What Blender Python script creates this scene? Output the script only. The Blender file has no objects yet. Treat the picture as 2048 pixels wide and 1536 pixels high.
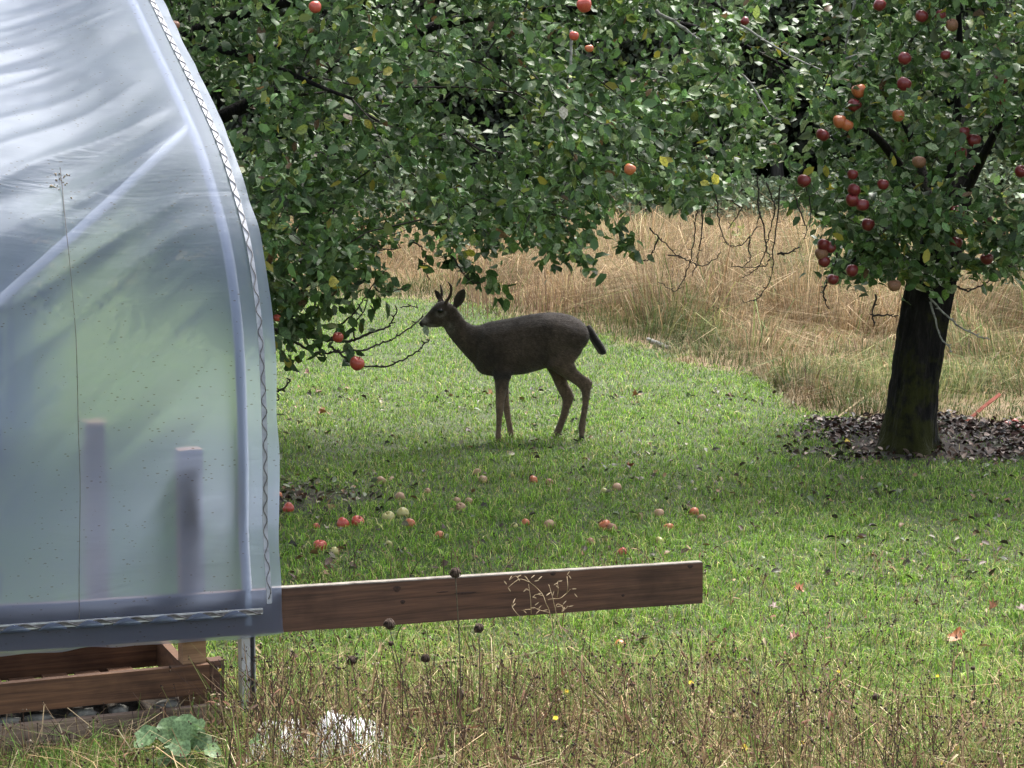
import bpy, bmesh, math
import numpy as np
from mathutils import Vector, Matrix

# ------------------------------------------------------------------ camera, sky, sun, exposure
scene = bpy.context.scene
FPX, CAM_H, HORIZON = 4435.0, 2.5, 198.0          # focal length in 2048-px pixels, eye height, horizon row
PITCH = math.atan((768.0 - HORIZON) / FPX)
cam_data = bpy.data.cameras.new('camera')
cam_data.sensor_width = 36.0
cam_data.lens = FPX / 2048.0 * 36.0
cam_data.clip_start = 0.1
cam_data.clip_end = 3000.0
cam = bpy.data.objects.new('camera', cam_data)
cam.location = (0, 0, CAM_H)
cam.rotation_euler = (math.pi / 2 - PITCH, 0, 0)
scene.collection.objects.link(cam)
scene.camera = cam

SUN_ELEV, SUN_AZ = math.radians(60), math.radians(26)   # azimuth clockwise from +Y (high on the right, a little behind the scene)
world = bpy.data.worlds.new('World')
scene.world = world
world.use_nodes = True
wn, wl = world.node_tree.nodes, world.node_tree.links
wn.clear()
sky = wn.new('ShaderNodeTexSky')
sky.sky_type = 'NISHITA'
sky.sun_disc = False
sky.sun_elevation = SUN_ELEV
sky.sun_rotation = SUN_AZ
sky.air_density = 1.0
sky.dust_density = 3.0
hs = wn.new('ShaderNodeHueSaturation')
hs.inputs['Saturation'].default_value = 0.42          # a bright overcast veil
bg = wn.new('ShaderNodeBackground')
bg.inputs['Strength'].default_value = 0.125
wo = wn.new('ShaderNodeOutputWorld')
wl.new(sky.outputs[0], hs.inputs['Color'])
wl.new(hs.outputs[0], bg.inputs['Color'])
wl.new(bg.outputs[0], wo.inputs['Surface'])

sun_data = bpy.data.lights.new('sun', 'SUN')
sun_data.energy = 2.2
sun_data.angle = math.radians(22)
sun_data.color = (1.0, 0.96, 0.9)
sun = bpy.data.objects.new('sun', sun_data)
sdir = Vector((math.sin(SUN_AZ) * math.cos(SUN_ELEV), math.cos(SUN_AZ) * math.cos(SUN_ELEV), math.sin(SUN_ELEV)))
sun.rotation_euler = sdir.to_track_quat('Z', 'Y').to_euler()
sun.location = sdir * 40
scene.collection.objects.link(sun)

scene.view_settings.view_transform = 'Standard'
scene.view_settings.look = 'None'
scene.view_settings.exposure = 1.92
scene.view_settings.gamma = 1.0
scene.view_settings.use_curve_mapping = False
scene.cycles.use_denoising = True
scene.cycles.max_bounces = 8
scene.cycles.transparent_max_bounces = 12
scene.cycles.caustics_reflective = False
scene.cycles.caustics_refractive = False

# ------------------------------------------------------------------ helpers
RNG = np.random.default_rng(11)
C = scene.collection


def at(px, py, Y):
    """world point at depth Y (metres along +Y) seen at photo pixel px, py"""
    rx, uy = (px - 1024.0) / FPX, (768.0 - py) / FPX
    dy = math.cos(PITCH) + uy * math.sin(PITCH)
    dz = -math.sin(PITCH) + uy * math.cos(PITCH)
    k = Y / dy
    return np.array([rx * k, Y, CAM_H + dz * k])


def sstep(a, b, x):
    t = np.clip((np.asarray(x, float) - a) / (b - a), 0, 1)
    return t * t * (3 - 2 * t)


def gz(x, y):
    """height of the ground"""
    x, y = np.asarray(x, float), np.asarray(y, float)
    z = -0.12 * (1 - sstep(9.0, 13.0, y))
    z = z + 0.012 * np.sin(x * 1.7 + 0.4) * np.sin(y * 1.3) + 0.01 * np.sin(x * 3.1 - y * 2.3)
    r = np.hypot((x - 2.9), (y - 16.05) * 1.0)
    z = z + 0.07 * np.exp(-(r / 0.55) ** 2)
    return z


def on_ground(px, py):
    Y = 14.0
    for _ in range(40):
        p = at(px, py, Y)
        g = float(gz(p[0], Y))
        Y = Y * (CAM_H - g) / (CAM_H - p[2]) if CAM_H - p[2] > 1e-6 else Y * 1.1
    p = at(px, py, Y)
    return np.array([p[0], Y, float(gz(p[0], Y))])


_grids = {}


def vnoise(x, y, scale, seed=0):
    """smooth value noise 0..1"""
    if seed not in _grids:
        _grids[seed] = np.random.default_rng(1000 + seed).random((64, 64))
    g = _grids[seed]
    u, v = np.asarray(x, float) / scale + 500.3, np.asarray(y, float) / scale + 500.7
    iu, iv = np.floor(u).astype(int), np.floor(v).astype(int)
    fu, fv = u - iu, v - iv
    fu, fv = fu * fu * (3 - 2 * fu), fv * fv * (3 - 2 * fv)
    a, b = g[iu % 64, iv % 64], g[(iu + 1) % 64, iv % 64]
    c, d = g[iu % 64, (iv + 1) % 64], g[(iu + 1) % 64, (iv + 1) % 64]
    return (a * (1 - fu) + b * fu) * (1 - fv) + (c * (1 - fu) + d * fu) * fv


def tag(o, label=None, cat=None, group=None, kind=None):
    if label: o['label'] = label
    if cat: o['category'] = cat
    if group: o['group'] = group
    if kind: o['kind'] = kind
    return o


def empty(name, loc):
    o = bpy.data.objects.new(name, None)
    o.empty_display_size = 0.1
    o.location = loc
    C.objects.link(o)
    return o


def link(name, me, mat=None, parent=None, smooth=False):
    if mat is not None and not me.materials:
        me.materials.append(mat)
    if smooth:
        me.polygons.foreach_set('use_smooth', np.ones(len(me.polygons), bool))
    o = bpy.data.objects.new(name, me)
    C.objects.link(o)
    if parent is not None:
        o.parent = parent
        # parts are modelled in world coordinates; the parent Empty sits at the thing's base
        o.matrix_parent_inverse = Matrix.Translation(parent.location).inverted()
    return o


def mesh_np(name, V, T, col=None):
    """mesh from numpy vertices and triangles, with an own colour per vertex (attribute 'tint')"""
    V = np.ascontiguousarray(V, np.float32); T = np.ascontiguousarray(T, np.int32)
    me = bpy.data.meshes.new(name)
    me.vertices.add(len(V)); me.vertices.foreach_set('co', V.ravel())
    n = len(T)
    me.loops.add(n * 3); me.loops.foreach_set('vertex_index', T.ravel())
    me.polygons.add(n)
    me.polygons.foreach_set('loop_start', np.arange(0, n * 3, 3, dtype=np.int32))
    me.polygons.foreach_set('loop_total', np.full(n, 3, np.int32))
    me.update(calc_edges=True)
    if col is not None:
        a = me.color_attributes.new('tint', 'FLOAT_COLOR', 'POINT')
        c4 = np.ones((len(V), 4), np.float32); c4[:, :3] = col
        a.data.foreach_set('color', c4.ravel())
    return me


class MB:
    """collects simple shapes for ONE mesh object"""
    def __init__(self):
        self.v, self.f = [], []

    def add(self, v, f):
        b = len(self.v)
        self.v.extend([tuple(map(float, p)) for p in v])
        self.f.extend([tuple(i + b for i in q) for q in f])

    def box(self, o, ax, ay, az):
        """box from corner o along three edge vectors"""
        o, ax, ay, az = (np.array(q, float) for q in (o, ax, ay, az))
        v = [o, o + ax, o + ax + ay, o + ay, o + az, o + ax + az, o + ax + ay + az, o + ay + az]
        self.add(v, [(0, 3, 2, 1), (4, 5, 6, 7), (0, 1, 5, 4), (1, 2, 6, 5), (2, 3, 7, 6), (3, 0, 4, 7)])

    def tube(self, pts, rad, seg=6, cap=True):
        pts = [np.array(p, float) for p in pts]
        n = len(pts)
        if np.isscalar(rad): rad = [rad] * n
        up = np.array([0.13, 0.21, 0.97])
        v = []
        for i, p in enumerate(pts):
            d = pts[min(i + 1, n - 1)] - pts[max(i - 1, 0)]
            d = d / (np.linalg.norm(d) + 1e-9)
            x = np.cross(d, up)
            if np.linalg.norm(x) < 0.15: x = np.cross(d, [1, 0.1, 0])
            x /= np.linalg.norm(x)
            y = np.cross(d, x)
            for k in range(seg):
                a = 2 * math.pi * k / seg
                v.append(p + rad[i] * (x * math.cos(a) + y * math.sin(a)))
        f = []
        for i in range(n - 1):
            for k in range(seg):
                a, b = i * seg + k, i * seg + (k + 1) % seg
                f.append((a, b, b + seg, a + seg))
        if cap:
            f.append(tuple(range(seg))[::-1]); f.append(tuple((n - 1) * seg + k for k in range(seg)))
        self.add(v, f)

    def rings(self, rings, cap=True):
        s = len(rings[0]); v = [p for r in rings for p in r]; f = []
        for i in range(len(rings) - 1):
            for k in range(s):
                a, b = i * s + k, i * s + (k + 1) % s
                f.append((a, b, b + s, a + s))
        if cap:
            f.append(tuple(range(s))[::-1]); f.append(tuple((len(rings) - 1) * s + k for k in range(s)))
        self.add(v, f)

    def mesh(self, name, bevel=0.0):
        me = bpy.data.meshes.new(name)
        me.from_pydata(self.v, [], self.f)
        bm = bmesh.new(); bm.from_mesh(me)
        bmesh.ops.recalc_face_normals(bm, faces=bm.faces)
        if bevel:
            bmesh.ops.bevel(bm, geom=[e for e in bm.edges], offset=bevel, segments=2, affect='EDGES', profile=0.6)
        bm.to_mesh(me); bm.free()
        return me

    def build(self, name, mat, parent=None, bevel=0.0, smooth=False):
        return link(name, self.mesh(name, bevel), mat, parent, smooth)


def spline(pts, n=8):
    """Catmull-Rom through pts"""
    P = [np.array(p, float) for p in pts]
    P = [2 * P[0] - P[1]] + P + [2 * P[-1] - P[-2]]
    out = []
    for i in range(1, len(P) - 2):
        for k in range(n):
            t = k / n
            out.append(0.5 * ((2 * P[i]) + (P[i + 1] - P[i - 1]) * t + (2 * P[i - 1] - 5 * P[i] + 4 * P[i + 1] - P[i + 2]) * t * t
                              + (3 * P[i] - P[i - 1] - 3 * P[i + 1] + P[i + 2]) * t ** 3))
    out.append(P[-2])
    return out


# ------------------------------------------------------------------ materials
def new_mat(name):
    m = bpy.data.materials.new(name); m.use_nodes = True
    nt = m.node_tree
    return m, nt, nt.nodes['Principled BSDF'], nt.nodes['Material Output']


def ramp(nt, stops):
    r = nt.nodes.new('ShaderNodeValToRGB')
    e = r.color_ramp.elements
    while len(e) < len(stops): e.new(0.5)
    for k, (p, c) in zip(e, stops):
        k.position = p; k.color = (*c, 1)
    return r


def noise(nt, scale, detail=4, vec=None, rough=0.55, dist=0.0):
    n = nt.nodes.new('ShaderNodeTexNoise')
    n.inputs['Scale'].default_value = scale; n.inputs['Detail'].default_value = detail
    n.inputs['Roughness'].default_value = rough; n.inputs['Distortion'].default_value = dist
    if vec is not None: nt.links.new(vec, n.inputs['Vector'])
    return n


def mapping(nt, scale=(1, 1, 1), rot=(0, 0, 0), kind='Object'):
    tc = nt.nodes.new('ShaderNodeTexCoord'); mp = nt.nodes.new('ShaderNodeMapping')
    mp.inputs['Scale'].default_value = scale; mp.inputs['Rotation'].default_value = rot
    nt.links.new(tc.outputs[kind], mp.inputs['Vector'])
    return mp.outputs['Vector']


def bump(nt, bsdf, height, strength=0.4, dist=0.01):
    b = nt.nodes.new('ShaderNodeBump')
    b.inputs['Strength'].default_value = strength; b.inputs['Distance'].default_value = dist
    nt.links.new(height, b.inputs['Height']); nt.links.new(b.outputs[0], bsdf.inputs['Normal'])


def foliage_mat(name, rough=0.5, trans=0.3, spec=0.4, speck=0.0):
    """thin plant matter: own colour from the mesh, some light let through"""
    m, nt, b, out = new_mat(name)
    a = nt.nodes.new('ShaderNodeAttribute'); a.attribute_name = 'tint'
    col = a.outputs['Color']
    if speck:
        n = noise(nt, 90, 3, mapping(nt))
        r = ramp(nt, [(0.40, (0.45, 0.45, 0.4)), (0.58, (1, 1, 1)), (0.75, (1.35, 1.3, 1.15))])
        nt.links.new(n.outputs['Fac'], r.inputs['Fac'])
        mx = nt.nodes.new('ShaderNodeMix'); mx.data_type = 'RGBA'; mx.blend_type = 'MULTIPLY'
        mx.inputs['Factor'].default_value = speck
        nt.links.new(col, mx.inputs['A']); nt.links.new(r.outputs['Color'], mx.inputs['B'])
        col = mx.outputs['Result']
    nt.links.new(col, b.inputs['Base Color'])
    b.inputs['Roughness'].default_value = rough
    b.inputs['Specular IOR Level'].default_value = spec
    t = nt.nodes.new('ShaderNodeBsdfTranslucent'); nt.links.new(col, t.inputs['Color'])
    mix = nt.nodes.new('ShaderNodeMixShader'); mix.inputs['Fac'].default_value = trans
    nt.links.new(b.outputs[0], mix.inputs[1]); nt.links.new(t.outputs[0], mix.inputs[2])
    nt.links.new(mix.outputs[0], out.inputs['Surface'])
    return m


def noisy_mat(name, c1, c2, scale=8, rough=0.7, bmp=0.3, stretch=(1, 1, 1), spec=0.3, c3=None, metal=0.0, dist=0.01):
    m, nt, b, out = new_mat(name)
    v = mapping(nt, stretch)
    n = noise(nt, scale, 6, v, 0.62)
    st = [(0.32, c1), (0.68, c2)] if c3 is None else [(0.3, c1), (0.52, c2), (0.72, c3)]
    r = ramp(nt, st); nt.links.new(n.outputs['Fac'], r.inputs['Fac']); nt.links.new(r.outputs['Color'], b.inputs['Base Color'])
    b.inputs['Roughness'].default_value = rough; b.inputs['Specular IOR Level'].default_value = spec
    b.inputs['Metallic'].default_value = metal
    n2 = noise(nt, scale * 3, 5, v, 0.65)
    if bmp: bump(nt, b, n2.outputs['Fac'], bmp, dist)
    return m


def wood_mat(name, dark, light, ang, grain=1.0, wear=0.0):
    """sawn softwood: grain lines along the board (ang = heading of the board in plan), knots and weather stains"""
    m, nt, b, out = new_mat(name)
    v0 = mapping(nt, (1, 1, 1), (0, 0, -ang))
    mp = nt.nodes.new('ShaderNodeMapping'); mp.inputs['Scale'].default_value = (0.9, 8, 8)
    nt.links.new(v0, mp.inputs['Vector'])
    dn = noise(nt, 1.6, 3, mp.outputs[0], 0.5)
    w = nt.nodes.new('ShaderNodeTexWave'); w.wave_type = 'BANDS'; w.bands_direction = 'Z'
    w.inputs['Scale'].default_value = 0.9; w.inputs['Distortion'].default_value = 14.0
    w.inputs['Detail'].default_value = 4; w.inputs['Detail Scale'].default_value = 0.55; w.inputs['Detail Roughness'].default_value = 0.65
    nt.links.new(mp.outputs[0], w.inputs['Vector'])
    mp2 = nt.nodes.new('ShaderNodeMapping'); mp2.inputs['Scale'].default_value = (3, 90, 90)
    nt.links.new(v0, mp2.inputs['Vector'])
    fine = noise(nt, 1.5, 4, mp2.outputs[0], 0.6)
    stain = noise(nt, 3.0, 4, v0, 0.6)
    r = ramp(nt, [(0.12, dark), (0.85, light)])
    mth = nt.nodes.new('ShaderNodeMath'); mth.operation = 'MULTIPLY_ADD'
    mth.inputs[1].default_value = 0.2 * grain; nt.links.new(w.outputs['Fac'], mth.inputs[0])
    m2 = nt.nodes.new('ShaderNodeMath'); m2.operation = 'MULTIPLY'; m2.inputs[1].default_value = 0.95
    nt.links.new(fine.outputs['Fac'], m2.inputs[0]); nt.links.new(m2.outputs[0], mth.inputs[2])
    nt.links.new(mth.outputs[0], r.inputs['Fac'])
    sr = ramp(nt, [(0.34, (0.4, 0.36, 0.35)), (0.55, (1, 1, 1)), (0.75, (1.2, 1.12, 1.02))])
    nt.links.new(stain.outputs['Fac'], sr.inputs['Fac'])
    mx = nt.nodes.new('ShaderNodeMix'); mx.data_type = 'RGBA'; mx.blend_type = 'MULTIPLY'; mx.inputs['Factor'].default_value = 0.85
    nt.links.new(r.outputs['Color'], mx.inputs['A']); nt.links.new(sr.outputs['Color'], mx.inputs['B'])
    nt.links.new(mx.outputs['Result'], b.inputs['Base Color'])
    b.inputs['Roughness'].default_value = 0.72; b.inputs['Specular IOR Level'].default_value = 0.3
    bump(nt, b, mth.outputs[0], 0.35, 0.004)
    return m


M = {}
M['leaf'] = foliage_mat('apple_leaf', 0.47, 0.3, 0.38, 0.8)
M['grass'] = foliage_mat('grass_blade', 0.5, 0.3, 0.35)
M['straw'] = foliage_mat('dry_straw', 0.7, 0.3, 0.2)
M['weed'] = foliage_mat('weed', 0.7, 0.2, 0.2)
M['wood_leaf'] = foliage_mat('woodland_leaf', 0.55, 0.2, 0.3)
M['litter'] = foliage_mat('leaf_litter', 0.5, 0.05, 0.3)
M['coat'] = None

# ------------------------------------------------------------------ ground sheet
EDGE = np.array([on_ground(*p)[:2] for p in [(300, 580), (700, 588), (940, 612), (1000, 640), (1190, 656), (1340, 705), (1500, 745),
                                            (1560, 790), (1650, 826), (1780, 850), (2048, 862)]])
EDGE = EDGE[np.argsort(EDGE[:, 0])]


def field_edge(x, y=None):
    e = np.interp(x, EDGE[:, 0], EDGE[:, 1])
    return e if y is None else e + 2.0 * (vnoise(x, y, 0.9, 24) - 0.5) + 0.8 * (vnoise(x, y, 0.3, 25) - 0.5)


BED = np.array([3.35, 16.1])        # bed of fallen leaves round the right-hand tree


def bed_amount(x, y):
    r = np.sqrt(((x - BED[0]) / np.where(x < BED[0], 1.42, 2.6)) ** 2 + ((y - BED[1]) / np.where(y < BED[1], 1.05, 1.25)) ** 2)
    r = r + 0.4 * (vnoise(x, y, 0.35, 3) - 0.5) + 0.2 * (vnoise(x, y, 0.12, 4) - 0.5)
    return 1 - sstep(0.72, 1.1, r)


xs = np.unique(np.concatenate([np.linspace(-1500, -60, 10), np.linspace(-60, -10, 14), np.arange(-10, 10.01, 0.2), np.linspace(10, 60, 14), np.linspace(60, 1500, 10)]))
ys = np.unique(np.concatenate([np.linspace(-200, 5, 8), np.arange(5, 30, 0.2), np.arange(30, 60, 0.8), np.linspace(60, 2500, 16)]))
GX, GY = np.meshgrid(xs, ys, indexing='ij')
GZ = gz(GX, GY)
GZ = np.where((np.abs(GX) > 20) | (GY > 70) | (GY < 0), np.where(GY < 13, -0.12, 0.0), GZ)
nx, ny = GX.shape
idx = np.arange(nx * ny).reshape(nx, ny)
q = np.stack([idx[:-1, :-1], idx[1:, :-1], idx[1:, 1:], idx[:-1, 1:]], -1).reshape(-1, 4)
T = np.concatenate([q[:, [0, 1, 2]], q[:, [0, 2, 3]]])
xf, yf = GX.ravel(), GY.ravel()
c_lawn, c_field, c_bed = np.array([0.06, 0.075, 0.028]), np.array([0.20, 0.14, 0.075]), np.array([0.035, 0.025, 0.019])
fa = sstep(-0.3, 0.5, yf - field_edge(xf, yf) + 1.2 * (vnoise(xf, yf, 0.7, 5) - 0.5))[:, None]
ba = bed_amount(xf, yf)[:, None]
bare = (1 - sstep(0.3, 1.0, np.hypot((xf + 1.6) / 1.1, (yf - 13.7) / 0.75)))[:, None] * 0.85
gc = c_lawn * (1 - fa) + c_field * fa
wd_ = sstep(46.5, 48.5, yf)[:, None]
gc = gc * (1 - wd_) + np.array([0.018, 0.022, 0.014]) * wd_
gc = gc * (1 - ba) + c_bed * ba
gc = gc * (1 - bare) + c_bed * bare
gme = mesh_np('ground', np.stack([xf, yf, GZ.ravel()], -1), T, gc)
mg, nt, b, out = new_mat('ground_soil')
a = nt.nodes.new('ShaderNodeAttribute'); a.attribute_name = 'tint'
n1 = noise(nt, 9, 8, mapping(nt), 0.7)
r = ramp(nt, [(0.3, (0.5, 0.5, 0.5)), (0.7, (1.4, 1.4, 1.4))]); nt.links.new(n1.outputs['Fac'], r.inputs['Fac'])
mx = nt.nodes.new('ShaderNodeMix'); mx.data_type = 'RGBA'; mx.blend_type = 'MULTIPLY'; mx.inputs['Factor'].default_value = 1
nt.links.new(a.outputs['Color'], mx.inputs['A']); nt.links.new(r.outputs['Color'], mx.inputs['B'])
nt.links.new(mx.outputs['Result'], b.inputs['Base Color']); b.inputs['Roughness'].default_value = 0.95
n2 = noise(nt, 40, 6, mapping(nt), 0.7); bump(nt, b, n2.outputs['Fac'], 0.7, 0.03)
ground = tag(link('ground', gme, mg, smooth=True), 'mown lawn running into a field of dry grass', kind='structure')


# ------------------------------------------------------------------ grass
def blades(P, h, w, lean, bend, cols, tipcol=None, az=None):
    """curved grass blades: three triangles each"""
    n = len(P)
    az = RNG.random(n) * 2 * math.pi if az is None else az
    d = np.stack([np.cos(az), np.sin(az), np.zeros(n)], -1)
    fz = RNG.random(n) * 2 * math.pi
    s = np.stack([np.cos(fz), np.sin(fz), np.zeros(n)], -1) * (w * 0.5)[:, None]
    up = np.array([0, 0, 1.0])
    m = P + d * (lean * h * 0.45)[:, None] + up * (h * 0.55)[:, None]
    t = P + d * ((lean + bend) * h)[:, None] + up * (h * np.clip(1 - 0.45 * bend - 0.15 * lean, 0.15, 1))[:, None]
    V = np.stack([P - s, P + s, m - s * 0.8, m + s * 0.8, t], 1).reshape(-1, 3)
    base = (np.arange(n) * 5)[:, None]
    T = np.concatenate([base + [0, 1, 3], base + [0, 3, 2], base + [2, 3, 4]], 1).reshape(-1, 3)
    tip = cols if tipcol is None else tipcol
    col = np.stack([cols * 0.8, cols * 0.8, cols, cols, tip], 1).reshape(-1, 3)
    return V, T, col


def frame_points(n, y0, y1, power=1.0, margin=1.12):
    """points on the ground seen by the camera (with a margin to the sides), denser near"""
    u = RNG.random(n)
    y = y0 * (y1 / y0) ** (u ** power)
    half = 1024.0 / FPX * y * margin + 0.15
    x = (RNG.random(n) * 2 - 1) * half
    return x, y


def pick(palette, k):
    return np.array(palette)[k]


# mown lawn
x, y = frame_points(470000, 8.2, 30.0, 1.05)
keep = (y < field_edge(x, y) + 0.9 * (RNG.random(len(x)) - 0.4)) & (RNG.random(len(x)) > 0.93 * bed_amount(x, y))
bare_r = np.hypot((x + 1.55) / 1.15, (y - 13.75) / 0.75) + 0.5 * (vnoise(x, y, 0.22, 23) - 0.5)
keep &= ~((bare_r < 0.9) & (RNG.random(len(x)) < 1.1 * (1 - bare_r)))
x, y = x[keep], y[keep]
n = len(x)
patch = vnoise(x, y, 0.55, 7); patch2 = vnoise(x, y, 0.16, 8); big = vnoise(x, y, 2.2, 9)
h = (0.022 + 0.042 * RNG.random(n) ** 1.6) * (0.55 + 1.0 * patch2)
near = 1 - sstep(9.3, 11.5, y)
h = h * (1 + 0.6 * near * RNG.random(n))
w = (0.0028 + 0.0026 * RNG.random(n)) * (1 + 0.035 * (y - 8))
pal = [(0.16, 0.295, 0.03), (0.225, 0.365, 0.045), (0.085, 0.2, 0.02), (0.31, 0.38, 0.08), (0.45, 0.39, 0.17), (0.055, 0.13, 0.02), (0.10, 0.06, 0.035)]
mid_ = 1 - sstep(11.0, 13.5, y)
dry = np.clip(0.12 + 0.30 * (1 - patch) * (0.4 + near) + 0.08 * near + 0.06 * mid_, 0, 0.55)
u = RNG.random(n)
k = np.where(u < dry * 0.5, 4, np.where(u < dry * 0.85, 3, np.where(u < dry, 6, RNG.choice([0, 1, 2, 5], n, p=[.38, .3, .17, .15]))))
col = pick(pal, k) * np.exp(RNG.normal(0, 0.38, n))[:, None].clip(0.4, 2.0) * (0.85 + 0.35 * big)[:, None]
V, T, cc = blades(np.stack([x, y, gz(x, y) - 0.004], -1), h, w, 0.9 * RNG.random(n), 0.9 * RNG.random(n), col, col * 1.15)
tag(link('lawn_grass', mesh_np('lawn_grass', V, T, cc), M['grass']), 'short green lawn grass under and around the deer', kind='stuff')

# dry field
x, y = frame_points(200000, 16.0, 46.0, 0.95, 1.15)
e = y - field_edge(x, y)
keep = (e > 1.2 * (RNG.random(len(x)) - 0.75)) & (bed_amount(x, y) < 0.3)
x, y, e = x[keep], y[keep], e[keep]
n = len(x)
clump = vnoise(x, y, 1.1, 11); fine = vnoise(x, y, 0.35, 12)
right = sstep(2.2, 3.2, x) * (1 - sstep(20.0, 24.0, y))               # thin green-brown grass behind the right tree
h = (0.14 + 0.66 * sstep(0.0, 3.5, e) * (0.2 + 1.1 * sstep(.25, .8, clump))) * (0.35 + 1.0 * RNG.random(n)) * (0.45 + 1.1 * fine) * (1 - 0.5 * right) * (1 - 0.65 * sstep(33, 43, y))
w = (0.003 + 0.008 * RNG.random(n) ** 2) * (1 + 0.02 * (y - 18))
pal = [(0.33, 0.235, 0.13), (0.44, 0.335, 0.2), (0.24, 0.155, 0.078), (0.12, 0.075, 0.045), (0.10, 0.14, 0.042), (0.26, 0.26, 0.10)]
green = np.clip((0.5 + 0.35 * (x > 0.9)) * (1 - sstep(0.2, 2.6 + 1.5 * (x > 0.9), e)) * (vnoise(x, y, 0.9, 13) > 0.36) + 0.62 * right + 0.08 + 0.4 * (vnoise(x, y, 2.0, 14) > 0.6), 0, 0.8)
u = RNG.random(n)
k = np.where(u < green * 0.7, 4, np.where(u < green, 5, RNG.choice([0, 1, 2, 3], n, p=[.4, .27, .22, .11])))
dk = (0.45 + 0.65 * vnoise(x, y, 0.6, 17) + 0.4 * vnoise(x, y, 2.2, 26)) * (1 - 0.3 * (1 - sstep(0.3, 2.5, e)))
col = pick(pal, k) * (dk * np.exp(RNG.normal(0, 0.28, n)))[:, None].clip(0.35, 1.8)
az = vnoise(x, y, 0.8, 15) * 14 + RNG.normal(0, 0.9, n)
V, T, cc = blades(np.stack([x, y, gz(x, y) - 0.01], -1), h, w, 0.15 + 1.0 * RNG.random(n) ** 1.5 * (0.4 + vnoise(x, y, 0.9, 19)), 0.2 + 1.2 * RNG.random(n), col, col * 1.1, az)
tag(link('dry_grass', mesh_np('dry_grass', V, T, cc), M['straw']), 'tall straw coloured dry grass of the field behind the deer', kind='stuff')

# upright brown dead stalks standing in the field
x = RNG.uniform(-0.8, 4.2, 3000); y = RNG.uniform(24, 36, 3000)
keep = vnoise(x, y, 1.3, 16) > 0.52
x, y = x[keep], y[keep]; n = len(x)
h = RNG.uniform(0.3, 0.85, n)
col = pick([(0.21, 0.13, 0.085), (0.3, 0.2, 0.12), (0.16, 0.1, 0.07)], RNG.integers(0, 3, n)) * (0.8 + 0.4 * RNG.random(n))[:, None]
V, T, cc = blades(np.stack([x, y, gz(x, y)], -1), h, np.full(n, 0.009), 0.35 * RNG.random(n), 0.3 * RNG.random(n), col)
tag(link('dead_stalks', mesh_np('dead_stalks', V, T, cc), M['straw']), 'upright brown dead weed stalks in the dry grass', kind='stuff')


# ------------------------------------------------------------------ leaves
def leaf_template(nw=0.30, tooth=0.0):
    """oval leaf along +Y, face +Z: midrib row and two edge rows"""
    ysamp = np.array([0.0, 0.3, 0.7, 1.0])
    wid = np.array([0.02, 0.95, 0.86, 0.0]) * nw
    v = [(0, yy, 0) for yy in ysamp] + [(-ww, yy, 0) for yy, ww in zip(ysamp[1:3], wid[1:3])] + [(ww, yy, 0) for yy, ww in zip(ysamp[1:3], wid[1:3])]
    t = [(0, 1, 4), (1, 2, 5), (1, 5, 4), (2, 3, 5), (0, 6, 1), (1, 6, 7), (1, 7, 2), (2, 7, 3)]
    return np.array(v, float), np.array(t)


LEAF_V, LEAF_T = leaf_template()


def norm(a):
    return a / (np.linalg.norm(a, axis=-1, keepdims=True) + 1e-9)


def leaf_frames(D, Nn):
    """columns x (across), y (along), z (face)"""
    D = norm(D)
    X = norm(np.cross(D, Nn)); Z = np.cross(X, D)
    return np.stack([X, D, Z], -1)


def leaves_mesh(P, D, Nn, size, cols, fold=0.35, curl=0.3, tv=LEAF_V, tt=LEAF_T, wave=0.0):
    n = len(P)
    R = leaf_frames(D, Nn)
    L = np.repeat(tv[None], n, 0).copy()
    f = (fold * (0.3 + RNG.random(n)))[:, None]
    c = (curl * (RNG.random(n) * 1.6 - 0.5))[:, None]
    L[:, :, 0] *= (0.85 + 0.35 * RNG.random(n))[:, None]
    L[:, :, 2] = np.abs(L[:, :, 0]) * f - c * L[:, :, 1] ** 2
    if wave: L[:, :, 2] += wave * RNG.normal(0, 1, L.shape[:2])
    V = np.einsum('nij,nkj->nki', R, L) * size[:, None, None] + P[:, None, :]
    m = len(tv)
    T = (np.arange(n) * m)[:, None, None] + tt[None]
    col = np.repeat(cols[:, None, :], m, 1)
    return V.reshape(-1, 3), T.reshape(-1, 3), col.reshape(-1, 3)


# fallen leaf litter in the bed round the right-hand tree, thinner over the lawn
def litter(name, n, fx, label, sz, pal, flat=0.5):
    x, y = fx(n)
    n = len(x)
    P = np.stack([x, y, gz(x, y) + 0.006 + 0.03 * RNG.random(n)], -1)
    a = RNG.random(n) * 2 * math.pi
    D = np.stack([np.cos(a), np.sin(a), RNG.normal(0, 0.3, n)], -1)
    Nn = np.stack([RNG.normal(0, flat, n), RNG.normal(0, flat, n), np.ones(n)], -1)
    col = pick(pal, RNG.integers(0, len(pal), n)) * (0.7 + 0.6 * RNG.random(n))[:, None]
    V, T, cc = leaves_mesh(P, D, Nn, sz[0] + (sz[1] - sz[0]) * RNG.random(n), col, 0.9, 0.9)
    return tag(link(name, mesh_np(name, V, T, cc), M['litter']), label, kind='stuff')


def in_bed(n):
    x = RNG.uniform(1.5, 6.2, n); y = RNG.uniform(14.7, 17.8, n)
    k = (RNG.random(n) < bed_amount(x, y)) & ((np.hypot(x - 2.95, y - 15.85) > 0.55) | (RNG.random(n) < 0.35))
    return x[k], y[k]


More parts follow.
